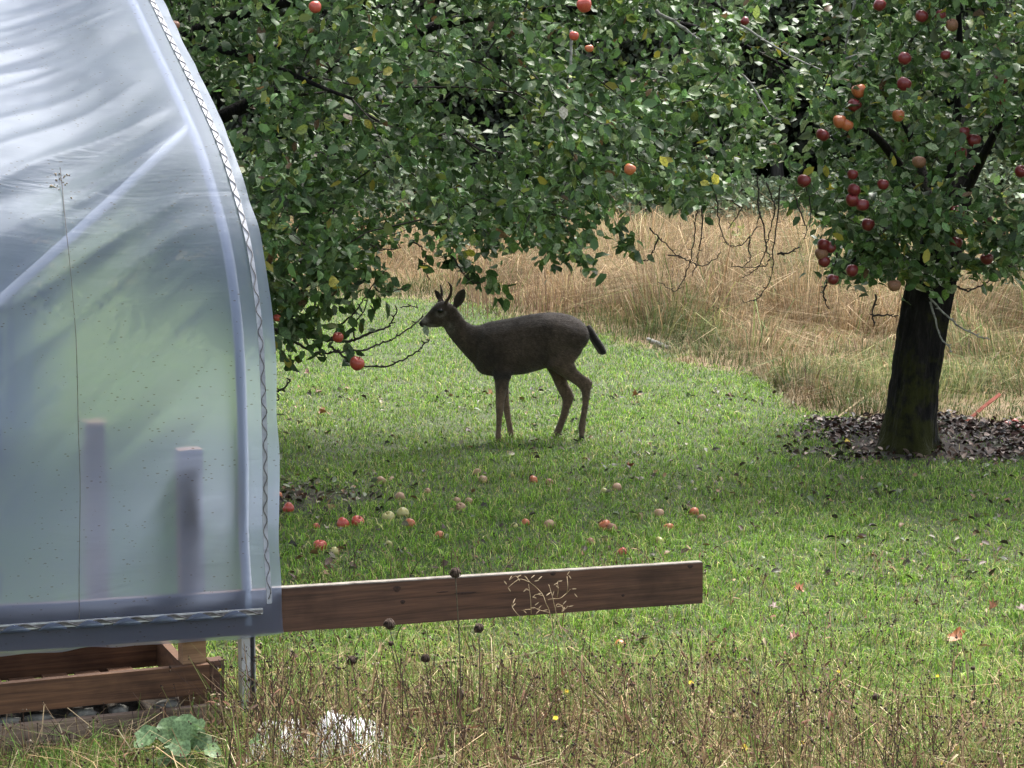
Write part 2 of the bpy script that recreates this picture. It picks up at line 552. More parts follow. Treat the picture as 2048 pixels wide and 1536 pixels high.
def on_lawn(n):
    x, y = frame_points(n, 11.5, 19.0, 1.0)
    k = (y < field_edge(x)) & (RNG.random(n) < 0.25 + 0.75 * sstep(0.4, 0.8, vnoise(x, y, 0.8, 18))) & (bed_amount(x, y) < 0.5)
    x2, y2 = RNG.normal(-1.5, 0.45, 420), RNG.normal(13.8, 0.38, 420)
    return np.concatenate([x[k], x2]), np.concatenate([y[k], y2])


litter('leaf_litter', 12000, in_bed, 'brown and pinkish fallen leaves in the bed round the right tree trunk', (0.03, 0.07),
       [(0.06, 0.03, 0.02), (0.02, 0.012, 0.009), (0.02, 0.012, 0.009), (0.03, 0.016, 0.012), (0.14, 0.09, 0.07), (0.32, 0.24, 0.2), (0.035, 0.04, 0.018), (0.045, 0.02, 0.016)])
litter('scattered_leaves', 3600, on_lawn, 'small curled fallen leaves scattered over the lawn', (0.02, 0.06),
       [(0.08, 0.05, 0.035), (0.04, 0.027, 0.02), (0.035, 0.03, 0.02), (0.2, 0.18, 0.12), (0.13, 0.16, 0.09), (0.2, 0.12, 0.06)])

# ------------------------------------------------------------------ woodland behind the field
def leaf_cloud(P, size, pal, updown=0.5):
    n = len(P)
    D = RNG.normal(0, 1, (n, 3)); D[:, 2] -= 0.3
    Nn = RNG.normal(0, 0.7, (n, 3)); Nn[:, 2] += updown; Nn[:, 1] -= 0.4
    R = leaf_frames(D, Nn)
    tv = np.array([(0, 0, 0), (-0.33, 0.45, 0.1), (0.33, 0.45, 0.1), (0, 1, -0.1)])
    V = np.einsum('nij,kj->nki', R, tv) * size[:, None, None] + P[:, None]
    T = (np.arange(n) * 4)[:, None, None] + np.array([(0, 1, 3), (0, 3, 2)])[None]
    col = pick(pal, RNG.integers(0, len(pal), n)) * (0.6 + 0.8 * RNG.random(n))[:, None]
    return V.reshape(-1, 3), T.reshape(-1, 3), np.repeat(col[:, None], 4, 1).reshape(-1, 3)


WOOD_PAL = [(0.05, 0.075, 0.035), (0.035, 0.055, 0.028), (0.07, 0.095, 0.045), (0.045, 0.06, 0.04), (0.06, 0.065, 0.05)]
M['wood_bark'] = noisy_mat('woodland_bark', (0.03, 0.026, 0.022), (0.09, 0.085, 0.075), 14, 0.9, 0.6, (1, 1, 0.2))
woods = [(-6.4, 53, 9.5, 'beside the greenhouse roof edge'), (-2.8, 51, 8.5, 'straight above the deer head'),
         (0.6, 52.5, 9.5, 'above the rump of the deer'), (3.6, 50.5, 7.5, 'above the bare hanging twigs'),
         (6.3, 52, 9.0, 'between the two apple trees'), (9.2, 51, 8.5, 'behind the trunk of the right apple tree'),
         (12.2, 53, 9.5, 'at the right edge of the photo')]
for i, (wx, wy, wh, where) in enumerate(woods):
    t = empty('woodland_tree', (wx, wy, 0))
    tag(t, 'dark leafy woodland tree ' + where, 'tree', 'woodland trees behind the field')
    mb = MB()
    lean = RNG.normal(0, 0.35, 2)
    sp = spline([(wx, wy, -0.1), (wx + lean[0] * 0.4, wy + lean[1] * 0.3, wh * 0.3), (wx + lean[0], wy + lean[1], wh * 0.75)], 5)
    mb.tube(sp, np.linspace(0.17, 0.05, len(sp)), 8)
    for k in range(5):
        s0 = sp[3 + k]; a0 = RNG.random() * 6.28
        mb.tube(spline([s0, s0 + np.array([math.cos(a0) * 0.8, math.sin(a0) * 0.5, 0.5]), s0 + np.array([math.cos(a0) * 1.8, math.sin(a0) * 1.2, 1.3])], 3), [0.05, .045, .04, .03, .025, .02, .012], 5)
    mb.build('trunk', M['wood_bark'], t, smooth=True)
    n = 7000
    cl = RNG.normal(0, 1, (90, 3)) * [1.25, 1.0, wh * 0.24] + [wx, wy, wh * 0.50]
    ci = RNG.integers(0, 90, n)
    P = cl[ci] + RNG.normal(0, 0.34, (n, 3))
    P = P[(P[:, 2] > 0.9)]
    V, T, cc = leaf_cloud(P, 0.10 + 0.12 * RNG.random(len(P)), WOOD_PAL)
    link('crown', mesh_np('crown', V, T, cc), M['wood_leaf'], t)
# low undergrowth that closes the woodland edge, and a grey-green bramble bank along its foot
n = 70000
P = np.stack([RNG.uniform(-16, 18, n), 54 + RNG.normal(0, 1.2, n), RNG.random(n) ** 0.8 * 10.5], -1)
P[:, 1] += 0.8 * (vnoise(P[:, 0], P[:, 2], 1.1, 21) - 0.5) * 4
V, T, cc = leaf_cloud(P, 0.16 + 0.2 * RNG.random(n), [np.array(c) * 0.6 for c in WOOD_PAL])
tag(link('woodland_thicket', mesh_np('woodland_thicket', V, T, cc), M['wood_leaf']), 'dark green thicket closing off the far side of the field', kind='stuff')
n = 24000
xx = RNG.uniform(-13, 15, n)
top = 0.55 + 0.95 * vnoise(xx, xx * 0, 1.6, 22)
P = np.stack([xx, 46.5 + RNG.normal(0, 0.8, n), RNG.random(n) * top], -1)
V, T, cc = leaf_cloud(P, 0.08 + 0.09 * RNG.random(n), [(0.13, 0.185, 0.10), (0.10, 0.15, 0.07), (0.17, 0.22, 0.14), (0.10, 0.12, 0.06)], 0.9)
tag(link('bramble_bank', mesh_np('bramble_bank', V, T, cc), M['wood_leaf']), 'low grey green bramble bank along the woodland edge', kind='stuff')
# closed dark wood interior: leafy wall continuing behind
n = 24000
P = np.stack([RNG.uniform(-26, 28, n), 58 + RNG.normal(0, 1.0, n), RNG.random(n) * 12], -1)
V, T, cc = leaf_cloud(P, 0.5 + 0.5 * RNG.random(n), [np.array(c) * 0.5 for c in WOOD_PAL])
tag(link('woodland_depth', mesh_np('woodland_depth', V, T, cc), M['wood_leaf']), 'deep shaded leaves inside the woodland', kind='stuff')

# ------------------------------------------------------------------ apple trees
def bark_mat(name, moss=True):
    m, nt, b, out = new_mat(name)
    v = mapping(nt, (1, 1, 0.28))
    n = noise(nt, 16, 7, v, 0.65)
    r = ramp(nt, [(0.4, (0.003, 0.003, 0.003)), (0.6, (0.013, 0.011, 0.01)), (0.78, (0.042, 0.04, 0.037))])
    nt.links.new(n.outputs['Fac'], r.inputs['Fac'])
    col = r.outputs['Color']
    if moss:
        nm = noise(nt, 5, 5, mapping(nt), 0.65)
        geo = nt.nodes.new('ShaderNodeNewGeometry'); sep = nt.nodes.new('ShaderNodeSeparateXYZ')
        nt.links.new(geo.outputs['Position'], sep.inputs[0])
        low = nt.nodes.new('ShaderNodeMapRange'); low.inputs['From Min'].default_value = 0.0; low.inputs['From Max'].default_value = 0.9
        low.inputs['To Min'].default_value = 0.20; low.inputs['To Max'].default_value = -0.02
        nt.links.new(sep.outputs['Z'], low.inputs['Value'])
        ad = nt.nodes.new('ShaderNodeMath'); ad.operation = 'ADD'
        nt.links.new(nm.outputs['Fac'], ad.inputs[0]); nt.links.new(low.outputs[0], ad.inputs[1])
        mr = ramp(nt, [(0.55, (0, 0, 0)), (0.68, (1, 1, 1))]); nt.links.new(ad.outputs[0], mr.inputs['Fac'])
        mx = nt.nodes.new('ShaderNodeMix'); mx.data_type = 'RGBA'
        nt.links.new(mr.outputs['Color'], mx.inputs['Factor']); nt.links.new(col, mx.inputs['A'])
        mx.inputs['B'].default_value = (0.024, 0.026, 0.005, 1)
        col = mx.outputs['Result']
    nt.links.new(col, b.inputs['Base Color']); b.inputs['Roughness'].default_value = 0.9; b.inputs['Specular IOR Level'].default_value = 0.2
    bump(nt, b, n.outputs['Fac'], 1.0, 0.05)
    return m


M['bark'] = bark_mat('apple_bark')
M['twig'] = noisy_mat('twig_bark', (0.022, 0.018, 0.016), (0.06, 0.052, 0.046), 30, 0.85, 0.3, spec=0.2)
M['twig_pale'] = noisy_mat('lichen_twig', (0.10, 0.09, 0.08), (0.34, 0.34, 0.31), 40, 0.9, 0.4)

LEAF_PAL = np.array([(0.09, 0.165, 0.055), (0.065, 0.13, 0.04), (0.13, 0.205, 0.085), (0.10, 0.18, 0.04), (0.19, 0.25, 0.125), (0.05, 0.105, 0.035), (0.19, 0.24, 0.06)])


def grow(nodes, parents, targets, rng):
    """join every target to the nearest point of the growing skeleton, by way of bent in-between points"""
    nodes = [np.array(p) for p in nodes]; parents = list(parents); tips = []
    root = nodes[0]
    order = np.argsort(np.linalg.norm(targets - nodes[-1], axis=1)) if len(targets) else []
    arr = np.zeros((len(targets) * 5 + len(nodes) + 10, 3)); m = len(nodes); arr[:m] = nodes
    plen = np.zeros(len(arr))
    for i in range(1, m): plen[i] = plen[parents[i]] + np.linalg.norm(arr[i] - arr[parents[i]])
    for ti in order:
        t = targets[ti]
        d = np.linalg.norm(arr[:m] - t, axis=1)
        j = int(np.argmin(d + 0.12 * plen[:m]))
        L = d[j]; k = max(1, min(4, int(L / 0.22)))
        prev = j; p0 = arr[j].copy()
        sag = np.array([0, 0, 0.08 * L])
        for s in range(1, k + 1):
            f = s / k
            p = p0 * (1 - f) + t * f + sag * 4 * f * (1 - f) + (rng.normal(0, 0.04 * L, 3) if s < k else 0)
            if m >= len(arr): break
            arr[m] = p; parents.append(prev); plen[m] = plen[prev] + np.linalg.norm(p - arr[prev]); prev = m; m += 1
        tips.append((ti, prev, j))
    return arr[:m], parents, tips


def twig_mesh(name, arr, parents, start, rmin=0.0022, rmax=0.05):
    m = len(arr)
    a = np.zeros(m); kids = np.zeros(m, int)
    for i in range(m - 1, 0, -1):
        if kids[i] == 0: a[i] = rmin ** 2.2
        if parents[i] >= 0:
            a[parents[i]] += a[i]; kids[parents[i]] += 1
    rad = np.clip(a ** (1 / 2.2), rmin, rmax)
    mb = MB()
    for i in range(start, m):
        p = parents[i]
        mb.tube([arr[p], arr[i]], [min(rad[p], rad[i] * 1.5), rad[i]], 5 if rad[i] > 0.006 else 3, False)
    me = bpy.data.meshes.new(name); me.from_pydata(mb.v, [], mb.f)
    return me, rad


def cluster_leaves(centres, dirs, per, spread, rng, size=(0.06, 0.1)):
    """leaves set along short twigs at the ends of the branches"""
    n = len(centres) * per
    ci = np.repeat(np.arange(len(centres)), per)
    f = rng.random(n)
    D0 = norm(dirs)[ci]
    P = centres[ci] + D0 * ((f - 0.65) * spread * 2.0)[:, None] + rng.normal(0, spread * 0.42, (n, 3))
    D = D0 * 0.6 + rng.normal(0, 0.75, (n, 3)) + np.array([0, -0.1, -0.22])
    Nn = rng.normal(0, 0.7, (n, 3)) + np.array([0, -0.38, 0.8])
    S = size[0] + (size[1] - size[0]) * rng.random(n)
    return P, D, Nn, S, ci


def project(P):
    """photo pixel of world points, for sorting leaves by how large they show"""
    d = P - np.array([0, 0, CAM_H])
    f = d[:, 1] * math.cos(PITCH) - d[:, 2] * math.sin(PITCH)
    u = d[:, 1] * math.sin(PITCH) + d[:, 2] * math.cos(PITCH)
    return 1024 + FPX * d[:, 0] / f, 768 - FPX * u / f


def leaf_colours(n, rng, yellow=0.004):
    c = LEAF_PAL[rng.choice(len(LEAF_PAL), n, p=[.22, .2, .17, .16, .1, .1, .05])] * np.exp(rng.normal(0.0, 0.38, n))[:, None].clip(0.5, 2.2)
    k = rng.random(n) < yellow
    c[k] = np.array([0.42, 0.38, 0.06]) * (0.7 + 0.5 * rng.random(k.sum()))[:, None]
    k = rng.random(n) < 0.012
    c[k] = np.array([0.16, 0.10, 0.05])
    return c


def finish_crown(tree, P, D, Nn, S, col, rng, n_single=300):
    """the 300 nearest leaves in view as parts of their own, the rest as one crown"""
    px, py = project(P)
    vis = (px > 20) & (px < 2030) & (py > 15) & (py < 760)
    # first leaf seen in each small cell of the view from the front
    cell = (px // 34).astype(int) * 1000 + (py // 30).astype(int)
    order = np.argsort(P[:, 1])
    seen, front = set(), []
    for i in order:
        if vis[i] and cell[i] not in seen:
            seen.add(cell[i]); front.append(i)
    front = np.array(front)
    score = S[front] / P[front, 1]
    single = front[np.argsort(-score)[:n_single]]
    rest = np.ones(len(P), bool); rest[single] = False
    V, T, cc = leaves_mesh(P[rest], D[rest], Nn[rest], S[rest], col[rest], 0.45, 0.6, wave=0.05)
    crown = tag(link('crown', mesh_np('crown', V, T, cc), M['leaf'], tree), kind='stuff')
    # ten shared leaf meshes, each with its own curl and colour
    lib = []
    for k in range(10):
        V, T, cc = leaves_mesh(np.zeros((1, 3)), np.array([[0, 1.0, 0]]), np.array([[0, 0, 1.0]]), np.ones(1), leaf_colours(1, rng, 0.02), 0.45, 0.6, wave=0.05)
        me = mesh_np('leaf', V, T, cc); me.materials.append(M['leaf']); lib.append(me)
    R = leaf_frames(D[single], Nn[single])
    for r_, i in zip(R, single):
        o = link('leaf', lib[int(rng.integers(0, 10))], None, tree)
        mt = Matrix([[*(r_[q] * S[i]), P[i][q]] for q in range(3)] + [[0, 0, 0, 1]])
        o.matrix_parent_inverse = Matrix.Identity(4)
        o.matrix_local = Matrix.Translation(-tree.location) @ mt
    return crown


# ---- left apple tree: trunk behind the greenhouse film, wide crown over the deer
rngL = np.random.default_rng(5)
LT = np.array([-3.75, 15.2])
tree_l = empty('apple_tree', (LT[0], LT[1], float(gz(*LT))))
tag(tree_l, 'wide green apple tree spreading over the deer, trunk hidden by the plastic greenhouse', 'tree', 'apple trees in the orchard')
tb = np.array([LT[0], LT[1], 0.0])
tr = spline([tb + [0, 0, -0.05], tb + [0.02, 0, 0.12], tb + [0.06, 0.02, 0.7], tb + [0.12, 0.0, 1.35], tb + [0.16, 0.0, 1.6]], 5)
mb = MB(); mb.tube(tr, np.interp(np.linspace(0, 1, len(tr)), [0, .12, .5, 1], [.27, .2, .17, .15]), 14); mb.build('trunk', M['bark'], tree_l, smooth=True)
fork = tr[-1]
limbs = [[(-2.2, 14.9, 2.9), (-0.4, 14.8, 3.3), (0.9, 14.6, 3.3), (1.6, 14.4, 2.9)], [(-3.0, 14.4, 2.4), (-1.9, 13.4, 2.8), (-0.9, 12.6, 2.5)],
         [(-1.5, 15.3, 2.6), (-0.1, 15.6, 3.1), (1.2, 15.4, 3.0), (1.9, 15.2, 2.7)], [(-3.4, 13.8, 2.2), (-4.3, 12.9, 2.5)], [(-3.6, 15.6, 2.6), (-4.9, 16.2, 2.9)],
         [(-2.2, 16.2, 2.7), (-1.2, 17.2, 3.0)], [(-2.3, 14.9, 2.9), (-1.6, 14.6, 4.2)], [(-2.9, 14.6, 1.9), (-2.2, 14.1, 1.5), (-1.7, 13.9, 1.15)]]
nodes, parents = [np.array(fork)], [-1]
for lm in limbs:
    sp = spline([fork] + lm, 6)
    mb = MB(); mb.tube(sp, np.linspace(0.06, 0.009, len(sp)), 8); mb.build('branch', M['bark'], tree_l, smooth=True)
    prev = 0
    for p in sp[1:]:
        nodes.append(p); parents.append(prev); prev = len(nodes) - 1
n_start = len(nodes)
# crown shape: underside height over the ground along the crown, as rows of the photo at the depth of each point
UX = [200, 480, 560, 630, 700, 800, 900, 1000, 1100, 1180, 1250, 1350, 1450, 1540, 1590, 1630]
UY = [600, 690, 690, 630, 540, 450, 480, 490, 495, 500, 465, 425, 370, 275, 205, 40]
n = 90000
c = np.stack([rngL.uniform(-5.6, 2.15, n), rngL.uniform(11.9, 17.6, n), rngL.uniform(0.7, 5.1, n)], -1)
dx = (c[:, 0] + 1.75) / np.where(c[:, 0] > -1.75, 3.75, 3.6); dy = (c[:, 1] - 14.7) / 2.9
dz = (c[:, 2] - 1.9) / np.where(c[:, 2] > 1.9, 3.0, 2.2)
rr = np.sqrt(dx ** 2 + dy ** 2 + dz ** 2) + 0.16 * (vnoise(c[:, 0], c[:, 2] + c[:, 1], 0.7, 31) - 0.5)
px, py = project(c)
ok = (rr < 1) & (py < np.interp(px, UX, UY) + 50 * (vnoise(c[:, 0], c[:, 1], 0.4, 32) - 0.6))
ok &= (rngL.random(n) < np.where(rr > 0.6, 1.0, 0.45)) & (vnoise(c[:, 0] * 1.0, c[:, 2], 0.45, 33) > 0.26)
c = c[ok]
c = c[:1750]
arr, parents, tips = grow(nodes, parents, c, rngL)
me, rad = twig_mesh('twigs', arr, parents, n_start)
tag(link('twigs', me, M['twig'], tree_l), kind='stuff')
dirs = np.zeros_like(c)
for ti, last, j in tips:
    dirs[ti] = arr[last] - arr[parents[last]]
dirs += np.array([0, -0.05, 0.0])
# hanging sprays under the crown (traced)
SPRAYS = [(860, 505, 14.0), (905, 520, 14.0), (935, 540, 14.0), (960, 565, 13.9), (990, 572, 13.9), (1145, 500, 13.6), (1165, 515, 13.6), (1105, 505, 13.6), (1250, 470, 13.8), (1265, 495, 13.8),
          (560, 560, 13.6), (600, 520, 13.6), (640, 560, 13.7), (690, 560, 13.8), (720, 590, 13.9), (560, 640, 13.6), (600, 610, 13.7), (650, 640, 13.8), (600, 660, 13.7), (700, 640, 13.9), (740, 560, 13.9), (570, 690, 13.6), (640, 690, 13.8), (540, 600, 13.5), (580, 600, 13.5), (620, 590, 13.6), (660, 600, 13.7), (590, 640, 13.6), (625, 650, 13.7), (540, 660, 13.4), (560, 520, 13.4), (680, 530, 13.7), (600, 560, 13.5), (650, 520, 13.6), (545, 570, 13.4), (760, 600, 13.9), (770, 570, 13.9), (690, 690, 13.8), (585, 710, 13.6)]
sc_ = np.array([at(*s) for s in SPRAYS])
P, D, Nn, S, ci = cluster_leaves(c, dirs, 34, 0.14, rngL, (0.045, 0.09))
P2, D2, N2, S2, _ = cluster_leaves(sc_, np.tile([0.3, 0, -0.5], (len(sc_), 1)), 15, 0.09, rngL)
P, D, Nn, S = np.concatenate([P, P2]), np.concatenate([D, D2]), np.concatenate([Nn, N2]), np.concatenate([S, S2])
px, py = project(P)
k = py < np.interp(px, UX, UY) + 75
k[-len(P2):] = True
P, D, Nn, S = P[k], D[k], Nn[k], S[k]
finish_crown(tree_l, P, D, Nn, S, leaf_colours(len(P), rngL), rngL)


for q_, c_, s_, dd in [((1320, 312, 12.3), (0.55, 0.5, 0.06), .075, (.5, -.2, -.8)), ((1428, 346, 12.8), (0.62, 0.56, 0.09), .08, (.2, -.2, -.9)), ((1400, 364, 12.8), (0.5, 0.46, 0.08), .06, (.8, -.2, -.3)), ((1125, 212, 12.0), (0.42, 0.4, 0.33), .075, (.1, -.2, -1)),
                       ((930, 503, 13.7), (0.5, 0.46, 0.05), .075, (.9, -.2, -.2))]:
    V, T, cc = leaves_mesh(at(*q_)[None], np.array([dd]), np.array([[.2, -1.0, .3]]), np.array([s_]), np.array([c_]), 0.4, 0.4)
    link('leaf', mesh_np('leaf', V, T, cc), M['leaf'], tree_l)


def z3(x, y): return 500 + x / 3.84, 450 + y / 3.84


def traced(tree, pts, Y, r0, r1, name='branch', mat='twig', ny=0.0):
    pp = [at(*p, Y + ny * i) for i, p in enumerate(pts)]
    sp = spline(pp, 5)
    jit = np.random.default_rng(len(pts) * 7 + int(pts[0][0]))
    sp = [p + jit.normal(0, 0.004, 3) for p in sp]
    mb = MB(); mb.tube(sp, np.linspace(r0, r1, len(sp)), 6)
    for p in sp[3::3]:
        d = jit.normal(0, 1, 3); d[2] = abs(d[2]) * 0.5; d /= np.linalg.norm(d)
        mb.tube([p, p + d * 0.03], [r1 * 1.2, r1 * 0.8], 4)
    return mb.build(name, M[mat], tree, smooth=True)


low = [([(180, 800), (230, 815), (450, 860), (620, 885), (740, 892), (830, 870), (940, 820), (1040, 790), (1090, 740), (1125, 645)], 13.9, .016, .004),
       ([(640, 975), (700, 970), (780, 965), (900, 950), (1020, 905), (1100, 875), (1180, 820), (1260, 765), (1330, 705)], 15.2, .008, .005),
       ([(620, 930), (690, 985), (780, 1060), (880, 1085), (1010, 1085), (1150, 1050), (1270, 985), (1340, 920), (1380, 880)], 13.8, .008, .004),
       ([(625, 870), (690, 780), (770, 700), (850, 610), (910, 500), (1030, 350)], 13.9, .007, .003),
       ([(300, 870), (350, 900), (440, 950), (530, 985), (640, 975)], 13.9, .011, .006), ([(810, 870), (790, 765), (860, 680), (900, 580), (930, 480)], 13.9, .006, .003),
       ([(240, 600), (320, 480), (380, 350), (400, 200), (470, 30)], 13.7, .014, .008), ([(500, 385), (620, 340), (730, 200), (800, 90)], 13.8, .007, .003),
       ([(960, 480), (1000, 510), (1100, 505), (1190, 480)], 13.9, .005, .003), ([(1150, 632), (1220, 620), (1290, 640)], 13.9, .004, .003),
       ([(1270, 140), (1340, 200), (1350, 270), (1340, 350), (1390, 435)], 14.0, .006, .003), ([(930, 150), (970, 190), (1060, 185), (1150, 180)], 14.0, .006, .003),
       ([(1540, 220), (1600, 310), (1650, 390), (1720, 440), (1800, 430)], 13.9, .006, .003),
       ([(120, 1290), (220, 1275), (290, 1220), (315, 1190)], 13.7, .009, .004), ([(110, 1370), (170, 1380), (210, 1340), (215, 1300)], 13.7, .008, .003), ([(110, 1460), (180, 1470), (240, 1450)], 13.7, .007, .003)]
for pts, Y, r0, r1 in low:
    traced(tree_l, [z3(*p) for p in pts], Y, r0, r1, ny=(0.09 if Y == 15.2 else 0.0))


def z8(x, y): return 1200 + x / 3.746, 350 + y / 3.746


bare = [[(1180, 0), (1185, 200), (1190, 330), (1120, 470), (1030, 535), (960, 530)], [(1360, 0), (1330, 300), (1300, 560), (1300, 690), (1260, 820), (1180, 920), (1080, 955)],
        [(1240, 60), (1310, 250), (1270, 420), (1240, 580), (1160, 720), (1040, 775)], [(700, 60), (720, 250), (715, 400), (690, 560), (650, 720), (570, 865), (450, 810)],
        [(870, 150), (890, 330), (930, 480), (960, 530)], [(760, 250), (765, 450), (735, 590), (720, 680), (690, 760)], [(1180, 200), (1240, 480), (1250, 560), (1270, 640), (1200, 690), (980, 685)],
        [(930, 120), (1040, 240), (1060, 250), (1010, 330), (960, 410)], [(1450, 150), (1530, 350), (1550, 420), (1520, 480)], [(1540, 60), (1580, 230), (1570, 400)],
        [(440, 460), (400, 570), (350, 640), (280, 635), (220, 560)], [(510, 605), (610, 615), (680, 650), (770, 680), (850, 640), (910, 580)], [(370, 400), (440, 465), (560, 590), (610, 620)], [(1130, 470), (1110, 560), (1130, 640), (1060, 690)]]
for k, pts in enumerate(bare):
    traced(tree_l, [z8(*p) for p in pts], 14.6 + 0.12 * (k % 4), .0055, .0025)
pale = [([(1310, 20), (1370, 60), (1440, 110), (1500, 165), (1540, 230)], 13.4, .012, .005), ([(1140, 60), (1142, 130), (1140, 170)], 12.6, .01, .006), ([(1245, 240), (1252, 300), (1262, 330)], 12.7, .009, .004),
        ([(1480, 50), (1560, 100), (1640, 140)], 13.5, .008, .004)]
for pts, Y, r0, r1 in pale: traced(tree_l, pts, Y, r0, r1, mat='twig_pale')

# ---- right apple tree
rngR = np.random.default_rng(8)
RB = on_ground(1817, 893)
tree_r = empty('apple_tree', tuple(RB))
tag(tree_r, 'apple tree with dark mossy leaning trunk and many red apples, at the right edge', 'tree', 'apple trees in the orchard')
TY = RB[1]
tr = [at(1816, 905, TY), at(1818, 890, TY), at(1822, 840, TY), at(1829, 765, TY), at(1836, 700, TY), at(1846, 630, TY), at(1860, 560, TY), at(1882, 480, TY), at(1905, 400, TY)]
tr = spline(tr, 9)
R_ = np.interp(np.linspace(0, 1, len(tr)), [0, .06, .18, .35, .6, 0.75, 1], [.225, .20, .183, .172, .17, .17, .13])
rings = []
for i, (p, r0) in enumerate(zip(tr, R_)):
    ring = []
    for k in range(72):
        a0 = 2 * math.pi * k / 72
        z = p[2]
        rr = r0 * (1 + 0.06 * math.sin(3 * a0 + z * 2) + 0.05 * math.sin(5 * a0 - z * 3.1) + 0.13 * (float(vnoise(a0 * 4 + 0.6 * math.sin(z * 3), z * 1.2, 0.35, 40)) - 0.5) + 0.07 * (float(vnoise(a0 * 9, z * 4, 0.3, 41)) - 0.5) + 0.4 * math.exp(-max(z, 0) / 0.1) * (0.25 + max(0, math.sin(4 * a0 + 0.6))) * (z < 0.4))
        ring.append(p + np.array([math.cos(a0) * rr, math.sin(a0) * rr, 0]))
    rings.append(ring)
mb = MB(); mb.rings(rings); mb.build('trunk', M['bark'], tree_r, smooth=True)
fork = tr[-12]
limbs = [[(2.75, 15.7, 2.0), (2.4, 15.2, 2.3), (2.15, 15.0, 2.2)], [(2.9, 16.4, 2.3), (2.5, 17.2, 2.9)], [(3.3, 15.4, 2.2), (3.4, 14.8, 2.6)], [(3.5, 16.2, 2.4), (4.4, 16.0, 2.9)], [(3.4, 16.6, 2.6), (4.0, 17.6, 3.0)],
         [(3.2, 16.0, 2.6), (3.1, 15.9, 3.8)], [(2.85, 15.6, 1.75), (2.5, 15.1, 1.6), (2.3, 15.0, 1.4)]]
nodes, parents = [np.array(fork)], [-1]
for lm in limbs:
    sp = spline([fork] + lm, 6)
    mb = MB(); mb.tube(sp, np.linspace(0.05, 0.009, len(sp)), 8); mb.build('branch', M['bark'], tree_r, smooth=True)
    prev = 0
    for p in sp[1:]:
        nodes.append(p); parents.append(prev); prev = len(nodes) - 1
n_start = len(nodes)
RX = [1500, 1560, 1600, 1640, 1700, 1760, 1850, 1900, 1960, 2048, 2300]
RY = [150, 400, 475, 520, 535, 560, 575, 570, 550, 545, 530]
n = 50000
c = np.stack([rngR.uniform(1.4, 6.2, n), rngR.uniform(13.8, 18.6, n), rngR.uniform(0.9, 4.8, n)], -1)
dx = (c[:, 0] - 3.45) / np.where(c[:, 0] < 3.45, 1.72 - 0.22 * sstep(2.1, 3.0, c[:, 2]), 2.5); dy = (c[:, 1] - 16.1) / 2.2
dz = (c[:, 2] - 2.0) / np.where(c[:, 2] > 2.0, 2.8, 1.9)
rr = np.sqrt(dx ** 2 + dy ** 2 + dz ** 2) + 0.16 * (vnoise(c[:, 0], c[:, 2] + c[:, 1], 0.6, 35) - 0.5)
px, py = project(c)
ok = (rr < 1) & (py < np.interp(px, RX, RY) + 40 * (vnoise(c[:, 0], c[:, 1], 0.4, 36) - 0.6))
ok &= (rngR.random(n) < np.where(rr > 0.6, 1.0, 0.4)) & (vnoise(c[:, 0] * 1.0, c[:, 2], 0.4, 37) > 0.33)
ok &= (c[:, 2] > 1.75) | (rr > 0.4)
ok &= (c[:, 0] > 2.3) | (c[:, 2] < 1.95) | (rngR.random(n) < 0.2)
c = c[ok][:800]
c = np.concatenate([c, np.array([at(*q) for q in [(1800, 540, 15.2), (1840, 560, 15.1), (1880, 545, 15.2), (1760, 530, 15.0), (1830, 510, 15.0), (1900, 520, 15.2), (1790, 480, 15.0), (1860, 480, 15.0), (1940, 530, 15.1), (1720, 500, 15.0), (1760, 470, 14.9), (1690, 520, 15.1), (1990, 520, 15.0), (2030, 530, 15.0), (1850, 440, 14.9), (1900, 450, 14.9), (1800, 430, 14.9), (1645, 255, 14.65), (1680, 228, 14.65), (1700, 236, 14.7), (1718, 168, 14.65), (1705, 195, 14.65), (1608, 350, 14.65), (1655, 300, 14.7), (1700, 350, 14.7), (1660, 420, 14.8)]])])
arr, parents, tips = grow(nodes, parents, c, rngR)
me, rad = twig_mesh('twigs', arr, parents, n_start)
tag(link('twigs', me, M['twig'], tree_r), kind='stuff')
dirs = np.zeros_like(c)
for ti, last, j in tips: dirs[ti] = arr[last] - arr[parents[last]]
P, D, Nn, S, ci = cluster_leaves(c, dirs, 30, 0.14, rngR, (0.055, 0.105))
px, py = project(P)
k = py < np.interp(px, RX, RY) + 60
P, D, Nn, S = P[k], D[k], Nn[k], S[k]
finish_crown(tree_r, P, D, Nn, S, leaf_colours(len(P), rngR), rngR)
def z7(x, y): return 1500 + x / 2.743, 400 + y / 2.743


for pts, mat in [([(980, 530), (1080, 640), (1160, 700), (1240, 740), (1310, 765)], 'twig_pale'), ([(990, 560), (1020, 680), (1060, 770), (1110, 830)], 'twig_pale'), ([(690, 520), (670, 620), (680, 690)], 'twig'),
                 ([(670, 635), (750, 630), (800, 640)], 'twig'), ([(425, 450), (405, 500), (415, 560), (432, 598)], 'twig'), ([(1125, 475), (1200, 495), (1270, 470), (1320, 440)], 'twig'), ([(150, 300), (220, 285), (270, 260)], 'twig'),
                 ([(480, 290), (470, 350), (440, 410), (425, 450)], 'twig'), ([(480, 350), (520, 400), (560, 420)], 'twig')]:
    traced(tree_r, [z7(*p) for p in pts], 15.3, .008, .004, mat=mat)
for pts in [[(1710, 0), (1700, 50), (1690, 100)], [(1690, 115), (1740, 105), (1760, 95)]]:
    traced(tree_r, pts, 15.6, .012, .006, mat='twig_pale')

